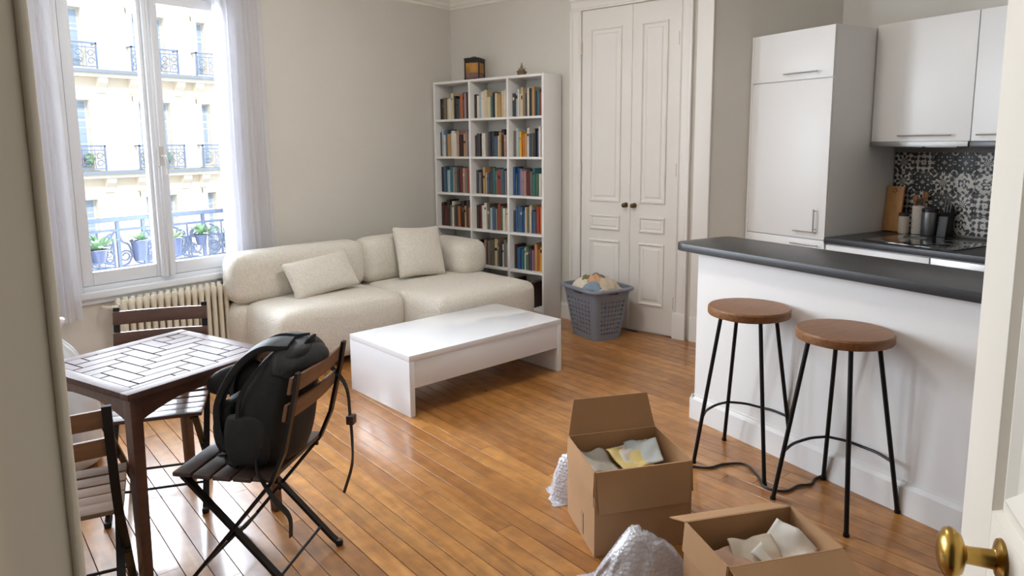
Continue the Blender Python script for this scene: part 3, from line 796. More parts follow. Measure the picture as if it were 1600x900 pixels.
cushion('chaise_cushion', 1.01, 2.04, -0.45, 0.56, 0.045, 0.445, 0.072, 0.025, 0.03)
cushion('back_base', -0.09, 1.005, 0.50, 0.735, 0.045, 0.445, 0.085, 0, 0.03)
cushion('back_base', 1.01, 2.01, 0.50, 0.735, 0.045, 0.445, 0.085, 0, 0.03)
cushion('backrest', -0.09, 1.005, 0.485, 0.735, 0.43, 0.80, 0.08, 0.012)
cushion('backrest', 1.01, 1.80, 0.485, 0.735, 0.43, 0.80, 0.08, 0.012)
cushion('armrest', 1.74, 2.055, 0.15, 0.735, 0.435, 0.73, 0.085, 0.012)
for x, y in ((.12, .05), (.9, .05), (.05, .65), (1.9, -.35), (1.1, -.35), (1.9, .65), (1.0, .65)):
    MB().lathe([(.022, 0), (.026, .06)], 12, Matrix.Translation((x, y, 0))).build('foot', BLACKM, sofa)
def pillow(name, label, w, h, t, loc, rot, pinch=.10):
    m = MB()
    def f(sgn):
        def g(u, v):
            x, y = (u-.5)*2, (v-.5)*2
            e = (max(0, 1-abs(x)**2.6)*max(0, 1-abs(y)**2.6))**.5
            px = x*(1-pinch*(1-abs(y)**2)*abs(x)**3*.7); py = y*(1-pinch*(1-abs(x)**2)*abs(y)**3*.7)
            wr = .006*nz(x*3, y*3, sgn*3+w)*e
            return (px*w/2, sgn*(e*t/2)+wr, py*h/2)
        return g
    m.grid(f(1), 24, 24); k = len(m.v); m.grid(f(-1), 24, 24)
    o = m.build(name, BOU, None, smooth=True)
    me = o.data; bm = bmesh.new(); bm.from_mesh(me); bmesh.ops.remove_doubles(bm, verts=bm.verts, dist=1e-4); bmesh.ops.recalc_face_normals(bm, faces=bm.faces); bm.to_mesh(me); bm.free()
    o.location = loc; o.rotation_euler = rot
    return tag(o, label, 'cushion', 'cushions on the sofa')
def sofap(x, y, z): 
    c, s = math.cos(SA), math.sin(SA); return (SO[0]+x*c-y*s, SO[1]+x*s+y*c, z)
pillow('lumbar_cushion', 'long rectangular cream cushion lying against the left sofa back', .57, .31, .18, sofap(.515, .345, .605), (rad(-32), rad(-5), SA+rad(3)))
pillow('square_cushion', 'square cream cushion propped beside the sofa armrest',   .46, .44, .17, sofap(1.45, .36, .675), (rad(-20), rad(3), SA+rad(-6)))

# ------------------------------------------------------------------ coffee table
TA = math.atan2(-.195, 1.25)
ct = thing('coffee_table', 'low white gloss coffee table with panel legs on the wood floor', 'table', (3.324, 3.136, 0), TA)
L2, D2, TH = .628, .338, .37
P = lambda n, *a: MB().box(*a).build(n, GLOSS, ct, bevel=.0025)
P('tabletop', -L2, L2, -D2, D2, TH-.035, TH)
P('side_panel', -L2, -L2+.035, -D2, D2, 0.002, TH-.0355); P('side_panel', L2-.035, L2, -D2, D2, 0.002, TH-.0355)
P('apron', -L2+.036, L2-.036, -D2+.004, -D2+.024, .17, TH-.036); P('apron', -L2+.036, L2-.036, D2-.024, D2-.004, .17, TH-.036)
P('under_shelf', -L2+.036, L2-.036, -D2+.025, D2-.025, .172, .19)

# ------------------------------------------------------------------ bar stools
def stool_seat_mat():
    m = mat('walnut_seat', srgb(130, 88, 54), .45, var=.22, vscale=5, stretch=(1.5, 14, 14), bump=.06, bscale=12)
    return m
SEAT = stool_seat_mat()
def stool(label, loc, rz):
    t = thing('bar_stool', label, 'stool', loc, rz, 'bar stools at the breakfast bar')
    H = .785; r = .19
    MB().lathe([(r-.02, H-.042), (r-.003, H-.039), (r, H-.033), (r, H-.007), (r-.006, H), (.0001, H+.0005)], 48).build('seat', SEAT, t, smooth='auto')
    m = MB(); m.lathe([(.155, H-.049), (.157, H-.048), (.157, H-.042), (.14, H-.042)], 32); m.build('mounting_plate', BLACKM, t, smooth='auto')
    tops, feet = [], []
    for i in range(4):
        a = PI/4+i*PI/2
        tp = Vector((.135*math.cos(a), .135*math.sin(a), H-.046)); ft = Vector((.248*math.cos(a), .248*math.sin(a), .004))
        tops.append(tp); feet.append(ft)
        m = MB(); m.tube([tp, ft], .0095, 10); m.build('leg', BLACKM, t, smooth='auto')
        MB().tube([ft+Vector((0, 0, -.004)), ft+Vector((0, 0, .008))], .0125, 10).build('foot_cap', BLACKM, t, smooth='auto')
    q = [f.lerp(tp, .30) for f, tp in zip(feet, tops)]
    for i in (3, 0):
        a, b = q[i], q[(i+1) % 4]; c = (a+b)/2; mid = c*1.22; mid.z = c.z
        MB().tube(spline([a, a.lerp(mid, .55)*1.02, mid, b.lerp(mid, .55)*1.02, b], 5), .0065, 8).build('footrest_bar', BLACKM, t, smooth='auto')
    return t
stool('wooden bar stool farther from the door, next to the bar end', (3.294, 1.197, 0), rad(-2))
stool('wooden bar stool nearest the open door at the bar', (3.112, .728, 0), rad(-20))

# ------------------------------------------------------------------ cardboard boxes
CARD = mat('cardboard', srgb(172, 134, 96), .85, var=.06, vscale=5, bump=.05, bscale=40)
CARDI = mat('cardboard_inside', srgb(160, 124, 86), .9, var=.06, vscale=4)
TAPE = mat('packing_tape', srgb(150, 122, 92), .3)
def box(label, corners, H, flaps, rz=None):
    """corners: near-left N, then counter-clockwise seen from above (world xy); flaps: angle from vertical for each side, length"""
    P = [Vector((x, y, 0)) for x, y in corners]; c = sum(P, Vector())/4
    t = thing('cardboard_box', label, 'box', c)
    P = [p-c for p in P]; th = .005
    MB().prism([p[:2] for p in [q*.99 for q in P]], .001, .006).build('bottom', CARD, t)
    for i in range(4):
        a, b = P[i], P[(i+1) % 4]; e = (b-a).normalized(); n = Vector((e.y, -e.x, 0))
        if n.dot((a+b)/2) < 0: n = -n
        m = MB(); m.prism([(a)[:2], (b)[:2], (b-n*th)[:2], (a-n*th)[:2]], .001, H); m.build('side', CARD, t)
        ang, ln, ins = flaps[i]
        if ln <= 0: continue
        dirv = n*math.sin(ang)+Vector((0, 0, math.cos(ang))); nn = n*math.cos(ang)-Vector((0, 0, math.sin(ang)))
        z = Vector((0, 0, H)); off = n*.002
        a2, b2 = a+e*.004, b-e*.004
        q = [a2+z+off, b2+z+off, b2-e*ins+z+dirv*ln+off, a2+e*ins+z+dirv*ln+off]
        bow = nn*.006
        m = MB(); m.add([*q, *[v+nn*.004 for v in q]], [(0, 1, 2, 3), (7, 6, 5, 4), (0, 4, 5, 1), (1, 5, 6, 2), (2, 6, 7, 3), (3, 7, 4, 0)])
        m.build('flap', CARD, t)
    return t, c, P
# box 1: base N (2.135,1.33), L (2.36,1.60), R (2.462,1.09)
N1, L1, R1 = Vector((2.135, 1.330)), Vector((2.352, 1.600)), Vector((2.462, 1.090))
F1 = L1+R1-N1
b1, c1, P1 = box('tall open cardboard box in front of the bar stools', [N1[:], R1[:], F1[:], L1[:]], .342,
    [(rad(176), .165, .012), (rad(177), .13, .0), (rad(8), .15, .03), (rad(178), .1, .0)])
e1 = (R1-N1).normalized(); l1 = (L1-N1).normalized(); nl = Vector((-l1.y, l1.x))
m = MB()
def plate(m, base, u, n, s0, s1, z0, z1, o=.002):
    q = [Vector((*(base+u*s+n*o), z)) for s, z in ((s0, z0), (s1, z0), (s1, z1), (s0, z1))]
    k = [v-Vector((*n, 0))*.0015 for v in q]
    m.add(q+k, [(0, 1, 2, 3), (7, 6, 5, 4), (0, 4, 5, 1), (1, 5, 6, 2), (2, 6, 7, 3), (3, 7, 4, 0)])
cc = Vector(c1[:2])
m = MB(); plate(m, N1-cc, l1, nl, .13, .155, .02, .11); plate(m, N1-cc, l1, nl, .135, .16, .24, .30); m.build('tape_strip', TAPE, b1)
m = MB(); plate(m, N1-cc, l1, nl, .008, .03, .20, .32); m.build('corner_tape', TAPE, b1)
# box 2
N2, L2_, R2 = Vector((1.91, .725)), Vector((2.07, .938)), Vector((2.235, .485))
F2 = L2_+R2-N2
b2, c2, P2 = box('low open cardboard box cut by the bottom of the picture', [N2[:], R2[:], F2[:], L2_[:]], .315,
    [(rad(112), .17, .01), (rad(160), .12, .0), (rad(112), .12, .0), (rad(176), .1, 0)])
# packed papers in the boxes
PAPER = mat('packing_paper', srgb(206, 194, 176), .8, var=.08, vscale=9); PAPW = mat('white_paper', srgb(222, 218, 210), .8, var=.06, vscale=9); PAPY = mat('yellow_paper', srgb(226, 206, 140), .8, var=.1, vscale=6)
PINK = mat('pinkish_paper', srgb(190, 156, 136), .85, var=.06, vscale=9)
def crumple(name, label, cat, loc, sx, sy, rz, tilt, mt, seed, amp=.02, th=.002):
    m = MB()
    def g(u, v):
        x, y = (u-.5), (v-.5)
        z = amp*(nz(x*2+seed, y*2, seed)*1.3+.25*nz(x*6, y*6+seed, 2)+.9*abs(x+.1*seed % .3))
        return (x*sx*(1+.05*nz(y*3, seed, 5)), y*sy*(1+.05*nz(x*3, seed, 8)), z)
    m.grid(g, 14, 14)
    o = m.build(name, mt, None, smooth=True, solid=th)
    o.location = loc; o.rotation_euler = (tilt[0], tilt[1], rz)
    return tag(o, label, cat)
def inbox(N, e, l, s, u, z): q = N+e*s+l*u; return (q.x, q.y, z)
el = math.atan2(e1.y, e1.x)
def filler(name, label, cen, w, d, h, rz, mt, z0=.008, seed=0):
    """a stuffed bundle filling the lower part of a box"""
    m = MB(); m.rbox(w/2, d/2, h/2, .03, 8, lambda p: (p[0]+.008*nz(p[0]*9, p[1]*9, seed), p[1]+.008*nz(p[1]*9, p[2]*9, seed+3), p[2]+(.03*nz(p[0]*9+seed, p[1]*9, p[2]*3) if p[2] > 0 else 0)))
    o = m.build(name, mt, None, smooth=True); o.location = (*cen, z0+h/2+.002); o.rotation_euler = (0, 0, rz)
    return tag(o, label, 'packing')
ln1, ld1 = (R1-N1).length, (L1-N1).length
filler('packed_bundle', 'pale bundle packed at the bottom of the tall box', cc, ln1*.84, ld1*.84, .19, el, PINK, seed=1)
# sheets stand in the far part of the box, where the camera sees over the near wall
for i, (s, u, z, sx, sy, rz, ti, mt, lb) in enumerate((
   (.24, .24, .262, .15, .14, .25, (.30, .0), PAPY, 'yellowish folded paper at the right inside the tall box'),
   (.28, .255, .268, .15, .13, .0, (.32, -.08), PAPW, 'white folded paper fanned behind the yellow one in the tall box'),
   (.305, .25, .275, .14, .13, -.25, (.32, -.14), mat('pale_blue_paper', srgb(196, 204, 206), .7), 'pale blue-grey paper at the right end of the fanned papers'),
   (.10, .25, .255, .14, .14, .2, (.3, .2), mat('clear_plastic', srgb(196, 192, 184), .2, var=.1, vscale=12), 'crinkled clear plastic at the left inside the tall box'))):
    crumple('packing_sheet', lb, 'paper', inbox(N1, e1, l1, s, u, z), sx, sy, el+rz, ti, mt, 3+i*2.3, .016, .006)
e2 = (R2-N2).normalized(); l2 = (L2_-N2).normalized(); el2 = math.atan2(e2.y, e2.x); cc2 = Vector(c2[:2])
filler('packed_bundle', 'brown bundle packed at the bottom of the low box', cc2, (R2-N2).length*.84, (L2_-N2).length*.84, .15, el2, PINK, seed=5)
for i, (s, u, z, sx, sy, rz, ti, mt, lb) in enumerate((
   (.10, .13, .215, .15, .15, .3, (.25, .1), PINK, 'brown paper wad at the left inside the low box'),
   (.20, .15, .225, .15, .14, -.2, (.35, -.1), PAPER, 'beige wrapping paper in the middle of the low box'),
   (.29, .13, .242, .17, .15, .5, (.25, -.3), PAPW, 'white wrapped bundle of paper at the right inside the low box'))):
    crumple('packing_sheet', lb, 'paper', inbox(N2, e2, l2, s, u, z), sx, sy, el2+rz, ti, mt, 13+i*2.3, .02, .008)
# bubble wrap
def bubble_mat():
    m = bpy.data.materials.new('bubble_wrap'); m.use_nodes = True
    nt = m.node_tree; N = nt.nodes; L = nt.links; b = N['Principled BSDF']
    b.inputs['Base Color'].default_value = srgb(228, 228, 236); b.inputs['Roughness'].default_value = .10; b.inputs['Coat Weight'].default_value = 1.0; b.inputs['Coat Roughness'].default_value = .06; b.inputs['Specular IOR Level'].default_value = .9
    tc = N.new('ShaderNodeTexCoord'); v = N.new('ShaderNodeTexVoronoi'); v.inputs['Scale'].default_value = 75; v.inputs['Randomness'].default_value = .6
    L.new(tc.outputs['Object'], v.inputs['Vector'])
    bp = N.new('ShaderNodeBump'); bp.inputs['Strength'].default_value = .8; bp.inputs['Distance'].default_value = .006; bp.invert = True
    L.new(v.outputs['Distance'], bp.inputs['Height']); L.new(bp.outputs[0], b.inputs['Normal'])
    tr = N.new('ShaderNodeBsdfTransparent'); mx = N.new('ShaderNodeMixShader'); mx.inputs[0].default_value = .5
    out = [n for n in N if n.type == 'OUTPUT_MATERIAL'][0]
    L.new(tr.outputs[0], mx.inputs[1]); L.new(b.outputs[0], mx.inputs[2]); L.new(mx.outputs[0], out.inputs[0])
    return m
BUB = bubble_mat()
def bubble(label, loc, sx, sy, h, rz, seed, power=1.6):
    m = MB()
    def g(u, v):
        x, y = (u-.5)*2, (v-.5)*2; r = min(1, (abs(x)**2.4+abs(y)**2.4)**(1/2.4))
        z = h*(1-r**power)
        wr = .026*(nz(x*2.2+seed, y*2.2, seed)+.6*nz(x*5, y*5+seed, 4))
        return (x*sx/2+wr, y*sy/2+wr*.8, max(.003, z+wr*1.2*(1-r*.7)))
    m.grid(g, 34, 34)
    o = m.build('bubble_wrap', BUB, None, smooth=True, solid=.003); o.location = loc; o.rotation_euler = (0, 0, rz)
    return tag(o, label, 'bubble wrap')
bubble('shiny bubble wrap heaped between the two cardboard boxes', (2.08, 1.10, 0), .38, .26, .225, rad(-36), 1.5, 1.9)
bubble('scrap of bubble wrap behind the tall cardboard box', (2.50, 1.66, 0), .20, .24, .20, rad(50), 6.5, 3.0)
# loose cable on the floor under the stools
CAB = mat('black_rubber', srgb(26, 27, 30), .5)
m = MB(); pts = [(2.98, 1.45), (3.05, 1.42), (3.10, 1.30), (3.19, 1.25), (3.25, 1.17), (3.17, 1.08), (3.08, 1.01), (3.10, .93), (3.19, .90), (3.24, .86), (3.31, .86), (3.42, .82), (3.50, .83)]
m.tube([(p.x, p.y, .0068+.0) for p in spline([(x, y, 0) for x, y in pts], 8)], .006, 8)
tag(m.build('power_cable', CAB, None, smooth=True), 'black power cable snaking across the floor under the bar stools', 'cable')
m = MB(); m.tube([(p.x, p.y, .0068) for p in spline([(2.70, 1.20, 0), (2.82, 1.36, 0), (2.93, 1.48, 0), (3.05, 1.52, 0), (3.16, 1.56, 0)], 8)], .005, 8)
m.box(3.155, 3.19, 1.548, 1.575, .001, .02)
tag(m.build('thin_cable', CAB, None, smooth='auto'), 'short thin cable with a plug behind the tall cardboard box', 'cable')

# ------------------------------------------------------------------ laundry basket
GREY = mat('grey_plastic', srgb(128, 134, 146), .5)
BC, BA = (4.825, 3.005), rad(-22)
lb = thing('laundry_basket', 'grey perforated plastic laundry basket full of clothes by the double door', 'basket', (*BC, 0), BA)
NH = 7
FRAC = []
for i in range(NH):
    u0 = (i+.5)/NH-.5/NH
    FRAC += [(i+.30)/NH, (i+.70)/NH]
def rrect(hx, hy, r):
    pts = []
    for cx, cy, a0 in ((hx-r, hy-r, 0), (-hx+r, hy-r, 90), (-hx+r, -hy+r, 180), (hx-r, -hy+r, 270)):
        pts += [(cx+r*math.cos(rad(a0+90*i/5)), cy+r*math.sin(rad(a0+90*i/5))) for i in range(6)]
        nx = {0: (-hx+r, hy), 90: (-hx, -hy+r), 180: (hx-r, -hy), 270: (hx, hy-r)}[a0]
        p0 = pts[-1]
        pts += [(p0[0]+(nx[0]-p0[0])*f, p0[1]+(nx[1]-p0[1])*f) for f in FRAC]
    return pts
HB = .42; seg = 6+len(FRAC)
def bring(z):
    k = z/HB; return [(x, y, z) for x, y in rrect(.132+.055*k, .168+.062*k, .05)]
zl = [0.0, .03]; hrow = []
for i in range(8):
    z = .05+i*.037; hrow.append(len(zl)); zl += [z, z+.016]
zl += [.36, .375, .395, HB]
m = MB(); rings = [bring(z) for z in zl]; n = len(rings[0])
vs = [p for r in rings for p in r]; fs = []
si = len(zl)-3
for i in range(len(rings)-1):
    for j in range(n):
        jj = j % seg; run = jj-6      # quads 6,8,10.. of each side are the holes
        hole = i in hrow and run >= 0 and run % 2 == 0
        slot = i == si and 4 <= run <= 8
        if hole or slot: continue
        fs.append((i*n+j, i*n+(j+1) % n, (i+1)*n+(j+1) % n, (i+1)*n+j))
fs.append(tuple(range(n))[::-1])
m.add(vs, fs); m.build('perforated_body', GREY, lb, solid=.004)
m = MB(); m.loft([[(x, y, z) for x, y in rrect(.187+o, .23+o, .05+o)] for o, z in ((0, HB-.012), (.026, HB-.02), (.032, HB-.012), (.030, HB), (.016, HB+.006), (.0, HB+.004), (-.003, HB-.01))], cap=False)
m.build('rim', GREY, lb, smooth='auto')
CL = {'cream_cotton': (216, 206, 190), 'pink_cotton': (190, 130, 122), 'olive_cotton': (116, 118, 78), 'blue_cotton': (132, 152, 168), 'beige_knit': (196, 180, 158), 'grey_linen': (120, 114, 106), 'peach_cotton': (206, 160, 126), 'dark_cotton': (58, 54, 62)}
for k, v in CL.items(): mat(k, srgb(*v), .95, var=.08, vscale=20, bump=.15, bscale=60)
def bw(x, y, z): c, s = math.cos(BA), math.sin(BA); return (BC[0]+x*c-y*s, BC[1]+x*s+y*c, z)
m = MB(); m.rbox(.118, .158, .165, .05, 8, lambda p: (p[0]*(1+.2*p[2]/.165)+.01*nz(p[0]*14, p[1]*14, p[2]*14), p[1]*(1+.17*p[2]/.165)+.01*nz(p[1]*14, p[2]*14, 1), p[2]+.02*nz(p[0]*12, p[1]*12, 3)))
o = m.build('clothes_pile', MATS['pink_cotton'], None, smooth=True); o.location = bw(0, 0, .19); o.rotation_euler = (0, 0, BA); tag(o, 'pink and dark clothes packed inside the grey laundry basket', 'clothes')
def garment(label, mt, x, y, z, sx, sy, h, rz, seed):
    m = MB()
    def g(u, v):
        a, b = (u-.5)*2, (v-.5)*2; r = min(1, (abs(a)**2.2+abs(b)**2.2)**(1/2.2))
        fold = .010*math.sin(a*13+3*nz(b*1.5, seed, 1)+b*2)*(1-r*.6)
        zz = h*.72*(1-r**3.2)+.012+fold+.012*nz(a*3+seed, b*3, 2)
        return (a*sx*(1+.18*nz(b*2, seed, 3)), b*sy*(1+.18*nz(a*2, seed, 9)), zz-.03*r*r)
    m.grid(g, 26, 26)
    o = m.build('garment', MATS[mt], None, smooth=True, solid=.004); o.location = bw(x, y, z); o.rotation_euler = (0, 0, BA+rz)
    return tag(o, label, 'clothes', 'laundry in the grey basket')
garment('grey linen garment at the back of the laundry heap', 'grey_linen', .05, .06, .425, .10, .13, .075, .3, 1)
garment('olive green garment near the back rim of the laundry heap', 'olive_cotton', -.03, .09, .425, .09, .09, .06, .8, 2)
garment('peach striped cloth across the top of the laundry heap', 'peach_cotton', .0, .02, .435, .08, .10, .068, -.4, 3)
garment('cream shirt at the left of the laundry heap', 'cream_cotton', -.08, .08, .415, .075, .10, .05, .2, 4)
garment('pale blue cloth at the front rim of the laundry heap', 'blue_cotton', -.08, -.06, .42, .06, .085, .035, .5, 5)
garment('beige knit draped at the right of the laundry heap', 'beige_knit', .04, -.08, .425, .105, .10, .065, -.2, 6)

# ------------------------------------------------------------------ radiator
IRON = mat('radiator_enamel', srgb(226, 218, 200), .35)
rd = thing('radiator', 'cream cast-iron column radiator below the window', 'radiator', (1.845, 4.79, 0))
def section():
    m = MB(); 
    for y in (-.045, .045):
        rings = []
        for z, a, b in ((.10, .012, .018), (.12, .019, .024), (.15, .017, .022), (.50, .017, .022), (.54, .020, .025), (.575, .019, .024), (.592, .011, .016)):
            rings.append([(a*math.cos(t*PI/6), y+b*math.sin(t*PI/6), z) for t in range(12)])
        m.loft(rings)
    m.M = Matrix.Identity(4)
    for z in (.14, .545): m.tube([(-.0235, 0, z), (.0235, 0, z)], .022, 10)
    m.box(-.006, .006, -.045, .045, .12, .57)
    return m
base = section().build('section', IRON, rd, smooth='auto', loc=(.0235, 0, 0))
for i in range(1, 16): inst(base, 'section', rd, loc=(.0235+.047*i, 0, 0))
for i in (0, 15):
    for y in (-.045, .045): MB().lathe([(.014, 0), (.018, .11)], 10, Matrix.Translation((.0235+.047*i, y, 0))).build('foot', IRON, rd, smooth='auto')
m = MB(); m.tube([(0, 0, .545), (-.035, 0, .545), (-.06, .04, .545), (-.06, .08, .545)], .011, 8); m.tube([(-.03, 0, .545), (-.03, -.03, .545)], .014, 10); m.build('valve', IRON, rd, smooth='auto')

# ------------------------------------------------------------------ curtains
def sheer():
    m = bpy.data.materials.new('sheer_voile'); m.use_nodes = True
    nt = m.node_tree; N = nt.nodes; L = nt.links; N.clear()
    out = N.new('ShaderNodeOutputMaterial'); d = N.new('ShaderNodeBsdfDiffuse'); t = N.new('ShaderNodeBsdfTranslucent'); tr = N.new('ShaderNodeBsdfTransparent')
    d.inputs[0].default_value = srgb(236, 236, 240); t.inputs[0].default_value = srgb(240, 240, 246)
    a = N.new('ShaderNodeMixShader'); a.inputs[0].default_value = .62; b = N.new('ShaderNodeMixShader'); b.inputs[0].default_value = .76
    L.new(d.outputs[0], a.inputs[1]); L.new(t.outputs[0], a.inputs[2]); L.new(tr.outputs[0], b.inputs[1]); L.new(a.outputs[0], b.inputs[2]); L.new(b.outputs[0], out.inputs[0])
    return m
VOILE = sheer()
def curtain(label, x0, x1, y, z0, z1, folds, seed, gather=0.0, amp=.028):
    m = MB()
    def g(u, v):
        z = z0+(z1-z0)*v
        spread = 1+gather*(1-v)
        xx = x0+(x1-x0)*u*spread
        a = amp*(1-.25*v)
        ph = folds*2*PI*(u+.03*nz(u*4, seed, v*1.2))
        yy = y+a*math.sin(ph)+.012*nz(u*9, v*3, seed)
        return (xx+.012*math.cos(ph*.5+seed), yy, z)
    m.grid(g, folds*14, 24)
    o = m.build('sheer_curtain', VOILE, None, smooth=True)
    return tag(o, label, 'curtain', 'sheer curtains')
curtain('white sheer curtain hanging at the right of the window behind the sofa', 2.66, 3.06, 4.845, .06, 2.775, 7, 1.3, .04, .018)
curtain('white sheer curtain at the left of the window beside the door jamb', 1.40, 1.62, 4.80, .50, 2.775, 5, 4.1, .05)
rod = thing('curtain_rod', 'slim white curtain rod above the window', 'curtain rod', (2.25, 4.80, 2.80))
MB().tube([(-1.0, 0, 0), (1.0, 0, 0)], .012, 12).build('pole', WINW, rod, smooth='auto')
for s in (-1, 1):
    MB().lathe([(.012, 0), (.022, .01), (.022, .03), (.006, .045)], 12, Matrix.Translation((s*1.0, 0, 0)) @ Matrix.Rotation(s*PI/2, 4, 'Y')).build('finial', WINW, rod, smooth=True)
    MB().tube([(s*.9, 0, 0), (s*.9, .089, 0)], .008, 8).build('bracket', WINW, rod, smooth='auto')

# ------------------------------------------------------------------ added fill lamp on the ceiling, out of view, brightens the back of the room
cl = thing('ceiling_fill_lamp', 'added round white fill lamp on the ceiling, out of view', 'lamp', (2.9, 2.55, 3.0))
MB().lathe([(.17, -.03), (.17, 0)], 32).build('ceiling_plate', WHITE, cl, smooth='auto')
GLOW = bpy.data.materials.new('fill_lamp_glow'); GLOW.use_nodes = True
gb = GLOW.node_tree.nodes['Principled BSDF']; gb.inputs['Base Color'].default_value = (.9, .9, .88, 1)
gb.inputs['Emission Color'].default_value = (1, .97, .93, 1); gb.inputs['Emission Strength'].default_value = FILL_LAMP_STRENGTH
MB().lathe([(.001, -.17), (.08, -.162), (.14, -.135), (.175, -.09), (.18, -.05), (.165, -.03)], 32).build('fill_lamp_shade', GLOW, cl, smooth=True)
# ------------------------------------------------------------------ bistro table and folding chairs
DW = mat('stained_acacia', srgb(92, 62, 50), .35, var=.22, vscale=4, stretch=(1.5, 9, 9), bump=.05, bscale=14, coat=.15)
DWT = mat('stained_acacia_top', srgb(84, 60, 54), .48, spec=.25, var=.2, vscale=5, stretch=(2, 8, 8), bump=.05, bscale=14)
OLDW = mat('worn_acacia', srgb(120, 84, 58), .45, var=.2, vscale=5, stretch=(2, 9, 9))
SEATW = mat('dark_seat_wood', srgb(72, 56, 50), .4, var=.2, vscale=5, stretch=(1.5, 9, 9), coat=.1)
IRONK = mat('chair_iron', srgb(34, 30, 30), .4, .5)
TN, TR_, TF = Vector((.966, 2.487)), Vector((1.600, 2.577)), Vector((1.511, 3.219))
tc_ = (TR_+(TN+TF-TR_))/2; ta_ = math.atan2(TR_.y-TN.y, TR_.x-TN.x)
bt = thing('bistro_table', 'square dark wooden bistro table with herringbone slat top', 'table', (tc_.x, tc_.y, 0), ta_)
A_ = .322; TZ = .722
m = MB()
fr = .052
m.box(-A_, A_, -A_, -A_+fr, TZ-.024, TZ); m.box(-A_, A_, A_-fr, A_, TZ-.024, TZ)
m.box(-A_, -A_+fr, -A_+fr, A_-fr, TZ-.024, TZ); m.box(A_-fr, A_, -A_+fr, A_-fr, TZ-.024, TZ)
m.build('top_frame', DWT, bt, bevel=.003)
MB().box(-A_+fr, A_-fr, -A_+fr, A_-fr, TZ-.024, TZ-.014).build('sub_top', mat('gap_dark', srgb(24, 16, 14), .8), bt)
def clip(poly, h):
    for ax in (0, 1):
        for sg in (1, -1):
            out = []
            for i in range(len(poly)):
                p, q = poly[i], poly[(i+1) % len(poly)]; a, b = sg*p[ax] <= h, sg*q[ax] <= h
                if a: out.append(p)
                if a != b:
                    t = (sg*h-p[ax])/(q[ax]-p[ax]); out.append((p[0]+(q[0]-p[0])*t, p[1]+(q[1]-p[1])*t))
            poly = out
            if not poly: return []
    return poly
Wb, Lb, g_ = .0625, .1875, .0034
hI = A_-fr-.002
for i in range(-14, 15):
    for j in range(-6, 7):
        ox, oy = i*Wb+j*Lb+.02, i*Wb-j*Lb+.01
        for (x0, x1, y0, y1) in ((ox, ox+Lb, oy, oy+Wb), (ox+Lb, ox+Lb+Wb, oy+Wb-Lb, oy+Wb)):
            p = clip([(x0+g_, y0+g_), (x1-g_, y0+g_), (x1-g_, y1-g_), (x0+g_, y1-g_)], hI)
            if len(p) < 3: continue
            ar = abs(sum(p[k][0]*p[(k+1) % len(p)][1]-p[(k+1) % len(p)][0]*p[k][1] for k in range(len(p))))/2
            if ar < 2e-4: continue
            MB().prism(p, TZ-.014, TZ-R.uniform(0, .0012)).build('slat', DWT, bt)
LEG = A_-.035
for sx in (-1, 1):
    for sy in (-1, 1):
        m = MB(); x, y = sx*LEG, sy*LEG
        m.loft([[(x+sx*.012*k+a*w, y+sy*.012*k+b*w, z) for a, b in ((-1, -1), (1, -1), (1, 1), (-1, 1))] for k, w, z in ((0, .022, TZ-.025), (0, .022, .6), (1, .018, 0.012), (1, .018, 0.0))])
        m.build('leg', DW, bt, bevel=.003)
for i in range(4):
    m = MB(); m.M = Matrix.Rotation(i*PI/2, 4, 'Z')
    n = 14; top = []; bot = []
    for k in range(n+1):
        x = -LEG+2*LEG*k/n; t = abs(x)/LEG
        top.append((x, TZ-.025)); bot.append((x, TZ-.065-.055*max(0, (t-.25)/.75)**1.6))
    for y in (-LEG-.017,):
        vs = [(x, y, z) for x, z in top]+[(x, y, z) for x, z in bot]+[(x, y+.018, z) for x, z in top]+[(x, y+.018, z) for x, z in bot]
        q = n+1; fs = []
        for k in range(n):
            fs += [(q+k, q+k+1, k+1, k), (2*q+k, 2*q+k+1, 3*q+k+1, 3*q+k), (k, k+1, 2*q+k+1, 2*q+k), (q+k+1, q+k, 3*q+k, 3*q+k+1)]
        m.add(vs, fs)
    m.build('arched_apron', DW, bt)

